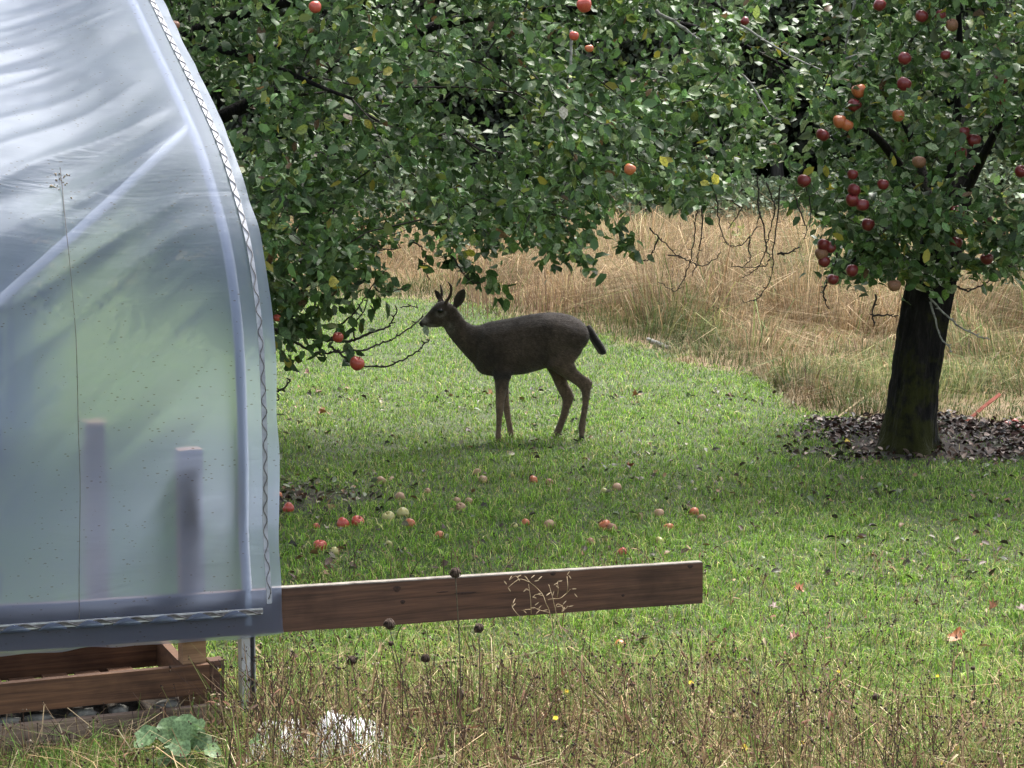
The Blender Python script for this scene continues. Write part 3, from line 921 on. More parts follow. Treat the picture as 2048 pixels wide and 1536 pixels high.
# ------------------------------------------------------------------ apples
def apple_mat(name, stops, scale=5, rough=0.33):
    m, nt, b, out = new_mat(name)
    oi = nt.nodes.new('ShaderNodeObjectInfo')
    v = mapping(nt, (1, 1, 0.4))
    ad = nt.nodes.new('ShaderNodeVectorMath'); ad.operation = 'ADD'; nt.links.new(v, ad.inputs[0]); nt.links.new(oi.outputs['Location'], ad.inputs[1])
    n = noise(nt, scale * 4, 5, ad.outputs[0], 0.6)
    r = ramp(nt, stops); nt.links.new(n.outputs['Fac'], r.inputs['Fac']); nt.links.new(r.outputs['Color'], b.inputs['Base Color'])
    b.inputs['Roughness'].default_value = rough; b.inputs['Specular IOR Level'].default_value = 0.5
    return m


M['apple_red'] = apple_mat('apple_skin_dark_red', [(0.3, (0.075, 0.008, 0.012)), (0.52, (0.15, 0.016, 0.018)), (0.75, (0.27, 0.06, 0.045))])
M['apple_coral'] = apple_mat('apple_skin_coral', [(0.3, (0.32, 0.03, 0.028)), (0.55, (0.44, 0.07, 0.045)), (0.75, (0.5, 0.24, 0.11))])
M['apple_orange'] = apple_mat('apple_skin_orange', [(0.35, (0.34, 0.06, 0.025)), (0.55, (0.42, 0.13, 0.05)), (0.75, (0.45, 0.28, 0.1))])
M['apple_pale'] = apple_mat('apple_skin_pale', [(0.3, (0.24, 0.09, 0.06)), (0.55, (0.36, 0.23, 0.13)), (0.75, (0.36, 0.32, 0.18))], rough=0.5)
M['apple_green'] = apple_mat('apple_skin_yellow_green', [(0.3, (0.45, 0.16, 0.08)), (0.42, (0.32, 0.29, 0.09)), (0.6, (0.4, 0.38, 0.15)), (0.75, (0.18, 0.1, 0.05))])
M['apple_rot'] = apple_mat('apple_skin_bruised', [(0.35, (0.10, 0.05, 0.03)), (0.6, (0.28, 0.13, 0.07)), (0.75, (0.42, 0.25, 0.14))], rough=0.6)


def apple_mesh(squash=0.9, lop=0.05):
    prof = [(0.0, 0.30), (0.12, 0.36), (0.30, 0.455), (0.55, 0.46), (0.8, 0.36), (0.96, 0.14), (1.0, -0.1), (0.93, -0.36), (0.76, -0.62), (0.52, -0.8), (0.3, -0.84), (0.14, -0.78), (0.0, -0.72)]
    rings = []
    for r, z in prof:
        rings.append([np.array([max(r, 0.004) * math.cos(t) * (1 + lop * math.sin(2 * t)), max(r, 0.004) * math.sin(t) * (1 + lop * math.cos(3 * t)), (z + 0.16) * squash * 1.18 + lop * r * math.cos(t)]) for t in np.linspace(0, 2 * math.pi, 18, endpoint=False)])
    mb = MB(); mb.rings(rings)
    me = mb.mesh('apple'); me.polygons.foreach_set('use_smooth', np.ones(len(me.polygons), bool))
    return me


def stem_mesh():
    mb = MB(); mb.tube(spline([(0, 0, 0.52), (0.03, 0.02, 0.8), (0.12, 0.05, 1.25)], 3), [0.05, .045, .04, .04, .045, .05, .06], 5)
    return mb.mesh('stem')


def calyx_mesh():
    mb = MB()
    for k in range(5):
        a0 = k * 1.257
        d = np.array([math.cos(a0), math.sin(a0), 0]); s = np.array([-d[1], d[0], 0])
        z0 = -0.66
        mb.add([s * 0.06 + [0, 0, z0], -s * 0.06 + [0, 0, z0], d * 0.16 + [0, 0, z0 - 0.12]], [(0, 1, 2)])
    return mb.mesh('calyx')


AP = [apple_mesh(1.1, 0.03), apple_mesh(1.18, 0.06), apple_mesh(1.04, 0.09)]
STEM, CALYX = stem_mesh(), calyx_mesh()
STEM.materials.append(M['twig']); CALYX.materials.append(M['twig'])
_lib = {}


def apple(p, r, mat, label, group, rot=(0, 0, 0)):
    k = (int(RNG.integers(0, 3)), mat)
    if k not in _lib:
        me = AP[k[0]].copy(); me.materials.append(M[mat]); _lib[k] = me
    o = bpy.data.objects.new('apple', _lib[k]); C.objects.link(o)
    o.location = p; o.scale = (r, r, r); o.rotation_euler = rot
    tag(o, label, 'apple', group)
    for nm, me in (('stem', STEM), ('calyx', CALYX)):
        s = bpy.data.objects.new(nm, me); C.objects.link(s); s.parent = o
    return o


GR, GL, GG = 'red apples hanging in the right tree', 'apples hanging in the left tree', 'windfall apples on the lawn'
hang_r = [(1843, 32, 'bright red apple left of a pale leaf, high on the right tree'), (1881, 30, 'red apple half covered by a pale leaf, high on the right tree'), (1904, 50, 'dull brownish apple below and right of the two high red apples'),
          (1809, 117, 'brownish red apple left of two big pale leaves on the right tree'), (1891, 110, 'small dark apple right of two big pale leaves on the right tree'), (1808, 168, 'dark red apple straight below the brownish one, upper right tree'),
          (1718, 182, 'pale streaked apple just above a large dark red apple, left side of right tree'), (1709, 211, 'large dark red apple on the upper left side of the right tree'), (1679, 243, 'orange red apple, left of a twin apple, on the right tree'),
          (1694, 250, 'brownish apple touching the orange red apple on its right'), (1645, 270, 'red apple farthest left in the upper right tree'), (2002, 158, 'dark red apple in shade near the right photo edge, upper one'), (2007, 199, 'dark red apple behind pale leaves near the right photo edge'),
          (1797, 231, 'pale orange apple in the middle of the right tree'), (1926, 267, 'red apple above and left of a larger dark one, right tree'), (1948, 281, 'large dark red apple below and right of a smaller red one'), (1920, 307, 'shiny red apple below the pair on the right tree'),
          (1941, 327, 'half hidden red apple low right of the shiny red apple'), (1838, 324, 'dull brown red apple near the middle of the right tree'), (2042, 343, 'red apple cut by the right photo edge'), (1705, 349, 'small half hidden apple above the cluster of three red apples'),
          (1708, 380, 'top apple of the cluster of three red apples on the right tree'), (1704, 400, 'middle apple of the cluster of three red apples'), (1724, 410, 'lowest apple of the cluster of three red apples'), (1914, 426, 'large round red apple in front of the trunk line, right tree'),
          (1969, 440, 'red apple right of the large round one, right tree'), (1736, 449, 'red apple just below the cluster of three, right tree'), (1766, 369, 'small half hidden red apple right of the cluster of three'), (1974, 517, 'lowest red apple right of the trunk top'),
          (1912, 486, 'red apple beside the trunk where the leaves begin'), (1661, 495, 'right apple of the low left bunch on the right tree'), (1647, 490, 'upper left apple of the low left bunch'), (1643, 508, 'brown apple in the middle of the low left bunch'), (1648, 523, 'lowest apple of the low left bunch'),
          (1666, 559, 'single dark red apple hanging lowest left of the right tree'), (1704, 541, 'dark red apple right of the lowest hanging one'), (1788, 571, 'brown green apple at the left edge of the trunk top'), (1608, 362, 'dark apple among bare twigs left of the right tree'), (1759, 10, 'dark red apple at the top photo edge, right tree')]
for i, (px, py, lab) in enumerate(hang_r):
    mat = 'apple_red'
    if 'orange' in lab or 'pale' in lab and 'streaked' in lab: mat = 'apple_orange'
    if 'brown' in lab and i % 2 == 0: mat = 'apple_rot'
    apple(at(px, py, 14.5 if py < 420 else 14.8), 0.040 + 0.006 * RNG.random() - (0.008 if 'small' in lab or 'half' in lab else 0) + (0.006 if 'large' in lab else 0), mat, lab, GR, (RNG.normal(0, .35), RNG.normal(0, .35), RNG.random() * 6))
apple(at(2011, 458, 14.6), 0.026, 'apple_pale', 'small pale pink apple near the right photo edge', GR, (0.3, 0.2, 0))
hang_l = [(630, 14, 12.0, .033, 'apple_coral', 'coral apple at the top photo edge above the greenhouse corner'), (1169, 10, 11.9, .04, 'apple_coral', 'big coral red apple at the top photo edge, middle'), (1148, 72, 12.1, .027, 'apple_coral', 'small red apple below the big coral one'),
          (1260, 339, 12.2, .032, 'apple_orange', 'single orange apple hanging at the crown front above the deer back'), (1490, 42, 13.0, .027, 'apple_red', 'dark red apple at the right shoulder of the left tree'), (350, 50, 12.2, .026, 'apple_rot', 'brown spotted apple beside the greenhouse roof'),
          (676, 675, 13.6, .034, 'apple_coral', 'streaked red apple on the low branch left of the deer'), (714, 727, 13.6, .047, 'apple_coral', 'large bright coral apple hanging lowest in front of the deer'), (554, 636, 13.4, .024, 'apple_coral', 'small red apple tucked beside the greenhouse edge'),
          (1178, 97, 12.3, .024, 'apple_orange', 'half hidden orange apple under the small red one')]
for px, py, Y, r0, mat, lab in hang_l:
    apple(at(px, py, Y), r0, mat, lab, GL, (RNG.normal(0, .3), RNG.normal(0, .3), RNG.random() * 6))
fallen = [(762, 959, .036, 'pale', 'pinkish windfall apple on the shaded lawn, alone below the deer front legs'), (955, 941, .03, 'pale', 'pale windfall apple farthest back, below the deer front hooves'), (966, 956, .032, 'pale', 'pale yellowish windfall apple just in front of the farthest one'),
          (800, 990, .034, 'pale', 'pale windfall apple behind the yellow green pair'), (914, 998, .028, 'pale', 'left rear apple of a cluster of three on the lawn'), (938, 1000, .03, 'pale', 'right apple of a cluster of three on the lawn'), (922, 1012, .034, 'pale', 'front apple of a cluster of three on the lawn'),
          (806, 1026, .043, 'green', 'yellow green windfall apple with its dark calyx facing the camera'), (777, 1032, .04, 'green', 'yellow windfall apple left of the green one, with brown spots'), (820, 1045, .036, 'orange', 'orange windfall apple in front of the green one'), (686, 1045, .041, 'coral', 'red windfall apple left of the red and cream one'),
          (715, 1042, .041, 'coral', 'red and cream windfall apple left of the yellow one'), (633, 1048, .022, 'coral', 'small red windfall apple at the left, half sunk in grass'), (640, 1091, .042, 'coral', 'bright red windfall apple nearest the camera'), (577, 1014, .04, 'coral', 'red windfall apple near the greenhouse edge'),
          (554, 990, .036, 'orange', 'orange windfall apple half hidden by the greenhouse edge'), (879, 1068, .03, 'orange', 'orange windfall apple beside a brown leaf, below the cluster of three'), (669, 1100, .03, 'green', 'dull yellow windfall apple right of the nearest red one'), (778, 1083, .022, 'green', 'yellow apple fragment in the grass below the yellow apple'),
          (855, 978, .024, 'pale', 'small pinkish windfall apple left of the far pair'), (1067, 956, .032, 'orange', 'orange windfall apple under the deer belly line, left of a dark one'), (1099, 961, .03, 'rot', 'brown windfall apple right of the orange one under the deer'), (1234, 971, .032, 'pale', 'cream windfall apple below the deer rump, upper of two'),
          (1209, 981, .032, 'green', 'greenish white windfall apple left of the cream one'), (1318, 1024, .034, 'pale', 'pale windfall apple left of the orange one at the right'), (1388, 1021, .034, 'orange', 'orange red windfall apple farthest right in the shade'), (1404, 1034, .03, 'rot', 'pale brown windfall apple touching dark leaves at far right'),
          (1337, 1053, .034, 'orange', 'orange windfall apple with a dark rotten side, right part of the lawn'), (1098, 1047, .036, 'pale', 'cream windfall apple in the middle of the shaded lawn'), (1051, 1041, .026, 'orange', 'small orange windfall apple left of the cream one'), (1210, 1050, .04, 'orange', 'orange brown windfall apple half rotten, middle right'),
          (1224, 1054, .034, 'rot', 'brown rotten apple touching the orange brown one'), (1029, 1047, .022, 'green', 'small yellow apple piece left of the small orange one'), (1319, 1079, .03, 'green', 'yellowish windfall apple nearest the beam end'), (1181, 1082, .03, 'rot', 'dull brown windfall apple above the middle of the beam'),
          (1244, 1101, .032, 'coral', 'pale coral windfall apple just above the wooden beam'), (1240, 1288, .03, 'orange', 'orange windfall apple on the sunny lawn in front of the beam'),
          (2014, 846, .034, 'coral', 'left apple of the red pile at the right photo edge'), (2030, 841, .034, 'coral', 'upper apple of the red pile at the right photo edge'), (2046, 853, .036, 'coral', 'rightmost apple of the red pile at the photo edge'), (2036, 853, .034, 'red', 'front apple of the red pile at the right photo edge')]
for px, py, r0, mat, lab in fallen:
    p = on_ground(px, py + 8)
    rot = (RNG.normal(0, 1), RNG.normal(0, 1), RNG.random() * 6)
    if 'calyx' in lab: rot = (-1.2, 0.2, 0.2)
    apple(p + [0, 0, r0 * 0.4], r0 * 0.94, 'apple_' + mat, lab, GG, rot)

# ------------------------------------------------------------------ plastic hoop greenhouse
PL, PR = at(545, 1179, 9.07), at(1406, 1126, 9.8)          # top front edge of the long base rail: at the end hoop, and its free end
LEN = float(np.linalg.norm(PR - PL))
A3 = (PR - PL) / LEN
AX = np.array([A3[0], A3[1], 0]); AX /= np.linalg.norm(AX)
NI = np.array([-AX[1], AX[0], 0])                          # into the greenhouse
UP = np.array([0, 0, 1.0])
HEAD = math.atan2(AX[1], AX[0])
M['rail_wood'] = wood_mat('stained_rail_wood', (0.018, 0.0095, 0.0065), (0.105, 0.054, 0.034), HEAD)
M['bench_wood'] = wood_mat('bench_wood', (0.024, 0.011, 0.007), (0.15, 0.075, 0.038), HEAD)
M['grey_wood'] = wood_mat('weathered_wood', (0.075, 0.05, 0.037), (0.27, 0.2, 0.15), HEAD)
M['post_wood'] = wood_mat('post_wood', (0.09, 0.045, 0.025), (0.36, 0.22, 0.12), HEAD)
M['pale_wood'] = noisy_mat('pale_wood_and_lit_edge', (0.12, 0.10, 0.085), (0.27, 0.24, 0.205), 20, 0.8, 0.3, (1, 1, 1))  # pale wood of the marker stick, also the painted light on the rail top
M['brace'] = noisy_mat('white_brace', (0.6, 0.58, 0.54), (0.75, 0.73, 0.68), 10, 0.6, 0.1)
M['zinc'] = noisy_mat('galvanised_steel', (0.30, 0.31, 0.33), (0.5, 0.52, 0.54), 18, 0.5, 0.1, spec=0.5, metal=0.5)
M['wire'] = noisy_mat('dark_wire', (0.04, 0.038, 0.04), (0.16, 0.15, 0.15), 30, 0.6, 0.1)
M['pvc'] = noisy_mat('white_pipe', (0.42, 0.43, 0.44), (0.55, 0.55, 0.55), 10, 0.5, 0.05)

house = empty('hoop_greenhouse', tuple(PL - UP * (PL[2] + 0.12)))
tag(house, 'plastic covered hoop greenhouse with a long wooden base rail sticking out to the right', 'greenhouse')


def board(name, mat, p, along, L, thick_dir, T_, Hh, parent, bev=0.003, bow=0.0):
    """sawn board: p = lower front corner at the start"""
    mb = MB()
    k = max(2, int(L / 0.25))
    rng = np.random.default_rng(int(abs(p[0] * 1000)) + 3)
    r = []
    for i in range(k + 1):
        f = i / k
        o = np.array(p) + np.array(along) * L * f + UP * (rng.normal(0, 0.0012) + bow * 4 * f * (1 - f))
        t_ = np.array(thick_dir) * T_
        r.append([o, o + t_, o + t_ + UP * Hh, o + UP * Hh])
    mb.rings(r)
    return mb.build(name, M[mat], parent, bevel=0.0)


# base rail (long board at the foot of the film, running past the end hoop)
RAIL_H = 0.186
rail = board('base_rail', 'rail_wood', PL - A3 * 4.2 - UP * RAIL_H, A3, LEN + 4.2, NI, 0.04, RAIL_H, house)
# light from above is painted on the sawn top edge as a pale lath
mb = MB()
k = 60
r = []
for i in range(k + 1):
    o = PL + A3 * (LEN - 0.003) * (i / k) + UP * (0.0006 + 0.0012 * float(vnoise(i * 0.7, 0, 1, 50)))
    r.append([o - UP * 0.0009 + NI * 0.001, o - UP * 0.0009 + NI * 0.039, o + UP * 0.004 + NI * 0.038, o + UP * 0.004 + NI * 0.002])
mb.rings(r)
mb.build('lit_top_lath', M['pale_wood'], rail)
# knots and a split on its face
for px, py, w_, h_ in [(793, 1178, .017, .013), (805, 1204, .011, .009), (1105, 1147, .014, .007), (1246, 1191, .008, .006), (1380, 1133, .014, .009), (930, 1186, .05, .005), (885, 1184, .028, .0025)]:
    fr = ((px - 545) / 861.0)
    base = PL + A3 * LEN * fr
    # nearest point along the rail for this pixel column
    best = min((abs(project((PL + A3 * s)[None])[0][0] - px), s) for s in np.linspace(-1, LEN, 800))[1]
    q = PL + A3 * best
    tops = project(q[None])[1][0]; bots = project((q - UP * RAIL_H)[None])[1][0]
    c0 = q - UP * RAIL_H * np.clip((py - tops) / (bots - tops), 0.04, 0.96) - NI * 0.0008
    mb = MB()
    nseg = 14
    mb.add([c0 - NI * 0.0012] + [c0 + A3 * w_ * math.cos(t) * (1 + 0.2 * math.sin(3 * t)) + UP * h_ * math.sin(t) for t in np.linspace(0, 2 * math.pi, nseg, endpoint=False)],
           [(0, 1 + i, 1 + (i + 1) % nseg) for i in range(nseg)])
    mk = noisy_mat('knot', (0.012, 0.008, 0.007), (0.05, 0.025, 0.018), 120, 0.8, 0.3) if 'knot' not in M else M['knot']
    M['knot'] = mk
    mb.build('knot' if h_ > 0.006 else 'split', mk, rail)

# hoop profile, from the end hoop in the photo; s = into the tunnel, z = height
Q0 = PL - AX * 0.02
trace = [(548, 1268), (546, 1225), (536, 1150), (530, 1060), (530, 960), (529, 880), (526, 780), (521, 680), (511, 580), (495, 480), (470, 385), (440, 292), (400, 200), (347, 92), (302, 0)]
prof = []
for px, py in trace:
    dv = at(px, py, 1.0) - np.array([0, 0, CAM_H])
    tt = np.dot(Q0 - np.array([0, 0, CAM_H]), AX) / np.dot(dv, AX)
    w_ = np.array([0, 0, CAM_H]) + dv * tt
    prof.append((float(np.dot(w_ - Q0, NI)), float(w_[2])))
prof[0] = (-0.012, PL[2] - RAIL_H - 0.008); prof[1] = (-0.014, PL[2] - 0.09)
prof = [prof[0], prof[1], (-0.012, PL[2])] + [(max(s, -0.012), z) for s, z in prof[3:]]
s_l, z_l = prof[-1]
print('profile', [(round(a, 2), round(b_, 2)) for a, b_ in prof])
apex_s = s_l + 1.1
prof += [(s_l + 0.5, z_l + 0.2), (apex_s, z_l + 0.3)]
full = prof + [(2 * apex_s - s, z) for s, z in prof[::-1][1:]]
PS = np.array(spline([(s, 0, z) for s, z in full], 8))[:, [0, 2]]
al = np.concatenate([[0], np.cumsum(np.hypot(*np.diff(PS, axis=0).T))])
TOTAL = al[-1]
LB = np.concatenate([np.linspace(0, 4.2, 170), np.linspace(4.2, TOTAL, 80)[1:]])
S_, Z_ = np.interp(LB, al, PS[:, 0]), np.interp(LB, al, PS[:, 1])
ts, tz = np.gradient(S_), np.gradient(Z_)
ln = np.hypot(ts, tz) + 1e-9
NS, NZ = -tz / ln, ts / ln                                   # outward normal in the hoop plane (away from inside)
TB = np.concatenate([np.linspace(-4.0, -1.6, 40), np.linspace(-1.6, 0.0, 120)[1:], np.linspace(0.0, 0.062, 7)[1:]])
TT, LL = np.meshgrid(TB, LB, indexing='ij')


def wrinkle(t, l):
    ang = 0.62 + 0.12 * (1 - sstep(0.3, 2.4, l))
    u = l * np.cos(ang) - t * np.sin(ang)
    v = t * np.cos(ang) + l * np.sin(ang)
    w1 = 0.5 - np.abs(2 * vnoise(u + 0.05 * vnoise(v, u, 0.4, 58), v * 0.10, 0.17, 51) - 1)
    w2 = 0.5 - np.abs(2 * vnoise(u, v * 0.14, 0.075, 52) - 1)
    w3 = vnoise(u, v * 0.4, 0.035, 53) - 0.5
    d = 0.021 * w1 + 0.006 * w2 * (0.3 + vnoise(u, v, 0.5, 59)) + 0.0015 * w3
    fade = sstep(0.10, 0.34, -t) * sstep(0.22, 0.45, l)
    sag = -0.05 * sstep(0.5, 1.2, l) * (1 - np.cos(np.clip(-t / 1.25, 0, 3.3) * 2 * np.pi)) * 0.5
    return d * fade + sag


DISP = wrinkle(TT, LL)
flap = sstep(0.0, 0.062, TT)
DISP = DISP + flap * (-0.010 + 0.011 * (vnoise(LL, TT, 0.14, 54) - 0.4))
low_ = 1 - sstep(0.10, 0.24, LL)
DISP = DISP + low_ * 0.012 * (vnoise(TT, LL * 0.3, 0.09, 55) - 0.3)
tj = TT + flap * 0.014 * (vnoise(LL, LL * 0, 0.2, 56) - 0.5)
lz = np.where(LL < 0.012, 0.022 * (vnoise(TT, TT * 0, 0.12, 57) - 0.5), 0)
SS = np.interp(LL, LB, S_) + np.interp(LL, LB, NS) * DISP
ZZ = np.interp(LL, LB, Z_) + np.interp(LL, LB, NZ) * DISP + lz + A3[2] / np.hypot(A3[0], A3[1]) * TT * 1.0
FILM = Q0[None, None, :] * [1, 1, 0] + AX * tj[..., None] + NI * SS[..., None] + UP * ZZ[..., None]
FILM_N = NI * np.interp(LL, LB, NS)[..., None] + UP * np.interp(LL, LB, NZ)[..., None]
gi = np.arange(TT.size).reshape(TT.shape)
q = np.stack([gi[:-1, :-1], gi[1:, :-1], gi[1:, 1:], gi[:-1, 1:]], -1).reshape(-1, 4)
film = mesh_np('plastic_cover', FILM.reshape(-1, 3), np.concatenate([q[:, [0, 1, 2]], q[:, [0, 2, 3]]]))
uvl = film.uv_layers.new(name='film')
lv = np.zeros(len(film.loops), np.int32); film.loops.foreach_get('vertex_index', lv)
uv = np.stack([TT.ravel()[lv], LL.ravel()[lv]], -1).astype(np.float32)
uvl.data.foreach_set('uv', uv.ravel())


def film_material():
    m, nt, b, out = new_mat('greenhouse_film')
    nt.nodes.remove(b)
    uvn = nt.nodes.new('ShaderNodeUVMap'); uvn.uv_map = 'film'

    def mp(scale, rot=0.0):
        k = nt.nodes.new('ShaderNodeMapping'); k.inputs['Scale'].default_value = (*scale, 1); k.inputs['Rotation'].default_value = (0, 0, rot)
        nt.links.new(uvn.outputs[0], k.inputs['Vector']); return k.outputs[0]
    # fine creases
    cr = noise(nt, 1, 6, mp((1.6, 9), -0.62), 0.6, 1.0)
    cr2 = noise(nt, 1, 5, mp((14, 30), -0.7), 0.6, 0.8)
    ad = nt.nodes.new('ShaderNodeMath'); ad.operation = 'MULTIPLY_ADD'; ad.inputs[1].default_value = 0.16
    nt.links.new(cr2.outputs['Fac'], ad.inputs[0]); nt.links.new(cr.outputs['Fac'], ad.inputs[2])
    bp = nt.nodes.new('ShaderNodeBump'); bp.inputs['Strength'].default_value = 0.35; bp.inputs['Distance'].default_value = 0.015
    nt.links.new(ad.outputs[0], bp.inputs['Height'])
    # bits of debris stuck to the film: short flecks
    fl = nt.nodes.new('ShaderNodeTexVoronoi'); fl.inputs['Scale'].default_value = 1.0; fl.inputs['Randomness'].default_value = 1.0
    nt.links.new(mp((42, 100), -0.45), fl.inputs['Vector'])
    lt = nt.nodes.new('ShaderNodeMath'); lt.operation = 'LESS_THAN'; lt.inputs[1].default_value = 0.17
    nt.links.new(fl.outputs['Distance'], lt.inputs[0])
    sp2 = nt.nodes.new('ShaderNodeSeparateColor'); nt.links.new(fl.outputs['Color'], sp2.inputs[0])
    th = nt.nodes.new('ShaderNodeMath'); th.operation = 'MULTIPLY'; th.inputs[1].default_value = 0.28
    nt.links.new(sp2.outputs[1], th.inputs[0]); nt.links.new(th.outputs[0], lt.inputs[1])
    cov = noise(nt, 1, 3, mp((3.5, 3.5)), 0.5)
    cv = nt.nodes.new('ShaderNodeMath'); cv.operation = 'GREATER_THAN'; cv.inputs[1].default_value = 0.47
    nt.links.new(cov.outputs['Fac'], cv.inputs[0])
    sep = nt.nodes.new('ShaderNodeSeparateColor'); nt.links.new(fl.outputs['Color'], sep.inputs[0])
    pk = nt.nodes.new('ShaderNodeMath'); pk.operation = 'GREATER_THAN'; pk.inputs[1].default_value = 0.55; nt.links.new(sep.outputs[0], pk.inputs[0])
    f1 = nt.nodes.new('ShaderNodeMath'); f1.operation = 'MULTIPLY'; nt.links.new(lt.outputs[0], f1.inputs[0]); nt.links.new(cv.outputs[0], f1.inputs[1])
    f2 = nt.nodes.new('ShaderNodeMath'); f2.operation = 'MULTIPLY'; nt.links.new(f1.outputs[0], f2.inputs[0]); nt.links.new(pk.outputs[0], f2.inputs[1])
    f3 = nt.nodes.new('ShaderNodeMath'); f3.operation = 'MULTIPLY'; f3.inputs[1].default_value = 0.5; nt.links.new(f2.outputs[0], f3.inputs[0])
    # milky film
    dif = nt.nodes.new('ShaderNodeBsdfDiffuse'); dif.inputs['Color'].default_value = (0.32, 0.39, 0.58, 1)
    trl = nt.nodes.new('ShaderNodeBsdfTranslucent'); trl.inputs['Color'].default_value = (0.45, 0.54, 0.75, 1)
    tra = nt.nodes.new('ShaderNodeBsdfTransparent'); tra.inputs['Color'].default_value = (0.93, 0.95, 0.96, 1)
    glo = nt.nodes.new('ShaderNodeBsdfGlossy'); glo.inputs['Roughness'].default_value = 0.42; glo.inputs['Color'].default_value = (0.82, 0.88, 1.0, 1)
    for s in (dif, trl, glo): nt.links.new(bp.outputs[0], s.inputs['Normal'])

    def mix(a, b_, f):
        k = nt.nodes.new('ShaderNodeMixShader')
        if isinstance(f, float): k.inputs['Fac'].default_value = f
        else: nt.links.new(f, k.inputs['Fac'])
        nt.links.new(a, k.inputs[1]); nt.links.new(b_, k.inputs[2]); return k.outputs[0]
    milk = mix(dif.outputs[0], trl.outputs[0], 0.7)
    ref = nt.nodes.new('ShaderNodeBsdfRefraction'); ref.inputs['IOR'].default_value = 1.13; ref.inputs['Roughness'].default_value = 0.44; ref.inputs['Color'].default_value = (0.88, 0.92, 0.98, 1)
    thru = mix(ref.outputs[0], tra.outputs[0], 0.22)
    body = mix(milk, thru, 0.6)
    fr = nt.nodes.new('ShaderNodeFresnel'); fr.inputs['IOR'].default_value = 1.5; nt.links.new(bp.outputs[0], fr.inputs['Normal'])
    fm = nt.nodes.new('ShaderNodeMath'); fm.operation = 'MULTIPLY_ADD'; fm.inputs[1].default_value = 0.2; fm.inputs[2].default_value = 0.01
    nt.links.new(fr.outputs[0], fm.inputs[0])
    body = mix(body, glo.outputs[0], fm.outputs[0])
    dirt = nt.nodes.new('ShaderNodeBsdfDiffuse'); dirt.inputs['Color'].default_value = (0.10, 0.07, 0.04, 1)
    body = mix(body, dirt.outputs[0], f3.outputs[0])
    nt.links.new(body, out.inputs['Surface'])
    return m


M['film'] = film_material()
link('plastic_cover', film, M['film'], house, smooth=True)


def hoop_point(l, t, off=0.0):
    s, z = np.interp(l, LB, S_), np.interp(l, LB, Z_)
    a_, b_ = np.interp(l, LB, NS), np.interp(l, LB, NZ)
    return Q0 * [1, 1, 0] + AX * t + NI * (s + a_ * off) + UP * (z + b_ * off)


Ls = np.linspace(0.05, TOTAL - 0.05, 160)
mb = MB(); mb.tube([hoop_point(l, -0.085, -0.03) for l in Ls], 0.022, 10); mb.build('hoop', M['pvc'], house, smooth=True)
for t_h in (-1.32, -2.55, -3.8):
    mb = MB(); mb.tube([hoop_point(l, t_h, -0.05) for l in Ls[::2]], 0.021, 8); mb.build('hoop', M['pvc'], house, smooth=True)
# locking channel and its wavy wire along the end hoop
Lc = np.linspace(0.14, 3.9, 140)
mb = MB()
r = []
for l in Lc:
    r.append([hoop_point(l, -0.011, 0.002), hoop_point(l, 0.011, 0.002), hoop_point(l, 0.011, 0.006), hoop_point(l, -0.011, 0.006)])
mb.rings(r); M['channel'] = noisy_mat('channel_aluminium', (0.2, 0.21, 0.24), (0.36, 0.38, 0.42), 25, 0.5, 0.1)
ch = mb.build('locking_channel', M['channel'], house)
mb = MB()
Lw = np.arange(0.16, 3.85, 0.0115)
mb.tube([hoop_point(l, (0.006 + 0.007 * float(vnoise(l, 0, 0.2, 61))) * math.sin(l / 0.095 * 2 * math.pi + 2.5 * float(vnoise(l, 0, 0.3, 62))), 0.0085) for l in Lw], 0.002, 5); mb.build('locking_wire', M['wire'], ch, smooth=True)
# the same along the base rail
zc = PL[2] - 0.082


def rail_point(t, z, out_):
    return Q0 * [1, 1, 0] + AX * t - NI * out_ + UP * (z + A3[2] * t)


mb = MB(); mb.rings([[rail_point(t, zc - 0.013, 0.024), rail_point(t, zc + 0.013, 0.024), rail_point(t, zc + 0.013, 0.030), rail_point(t, zc - 0.013, 0.030)] for t in np.linspace(-4, -0.03, 30)])
ch2 = mb.build('locking_channel', M['zinc'], house)
mb = MB(); mb.rings([[rail_point(t, zc - 0.006, 0.0302), rail_point(t, zc + 0.006, 0.0302), rail_point(t, zc + 0.006, 0.0315), rail_point(t, zc - 0.006, 0.0315)] for t in np.linspace(-4, -0.03, 30)])
mb.build('slot_shade_strip', M['wire'], ch2)  # raised dark strip stands in for the shade inside the channel groove
mb = MB(); mb.tube([rail_point(t, zc + 0.010 * math.sin(t / 0.075 * math.pi), 0.0345) for t in np.arange(-4, -0.04, 0.009)], 0.0032, 5); mb.build('locking_wire', M['wire'], ch2, smooth=True)
# film pinched up in scallops between the waves of the wire
for i, t0 in enumerate(np.arange(-3.9, -0.05, 0.15)):
    mb = MB(); pr = []
    for u in np.linspace(0, 1, 9):
        wdt = math.sin(u * math.pi)
        t = t0 + (u - 0.5) * 0.115
        pr.append([rail_point(t, zc - 0.02, 0.024), rail_point(t, zc - 0.02, 0.036 + 0.004 * wdt), rail_point(t, zc - 0.016 + 0.024 * wdt, 0.036 + 0.006 * wdt), rail_point(t, zc - 0.016 + 0.026 * wdt, 0.031)])
    mb.rings(pr); mb.build('film_fold', M['film'], ch2, smooth=True)


pxf, pyf = project(FILM.reshape(-1, 3))
front = (LL.ravel() < 4.6)


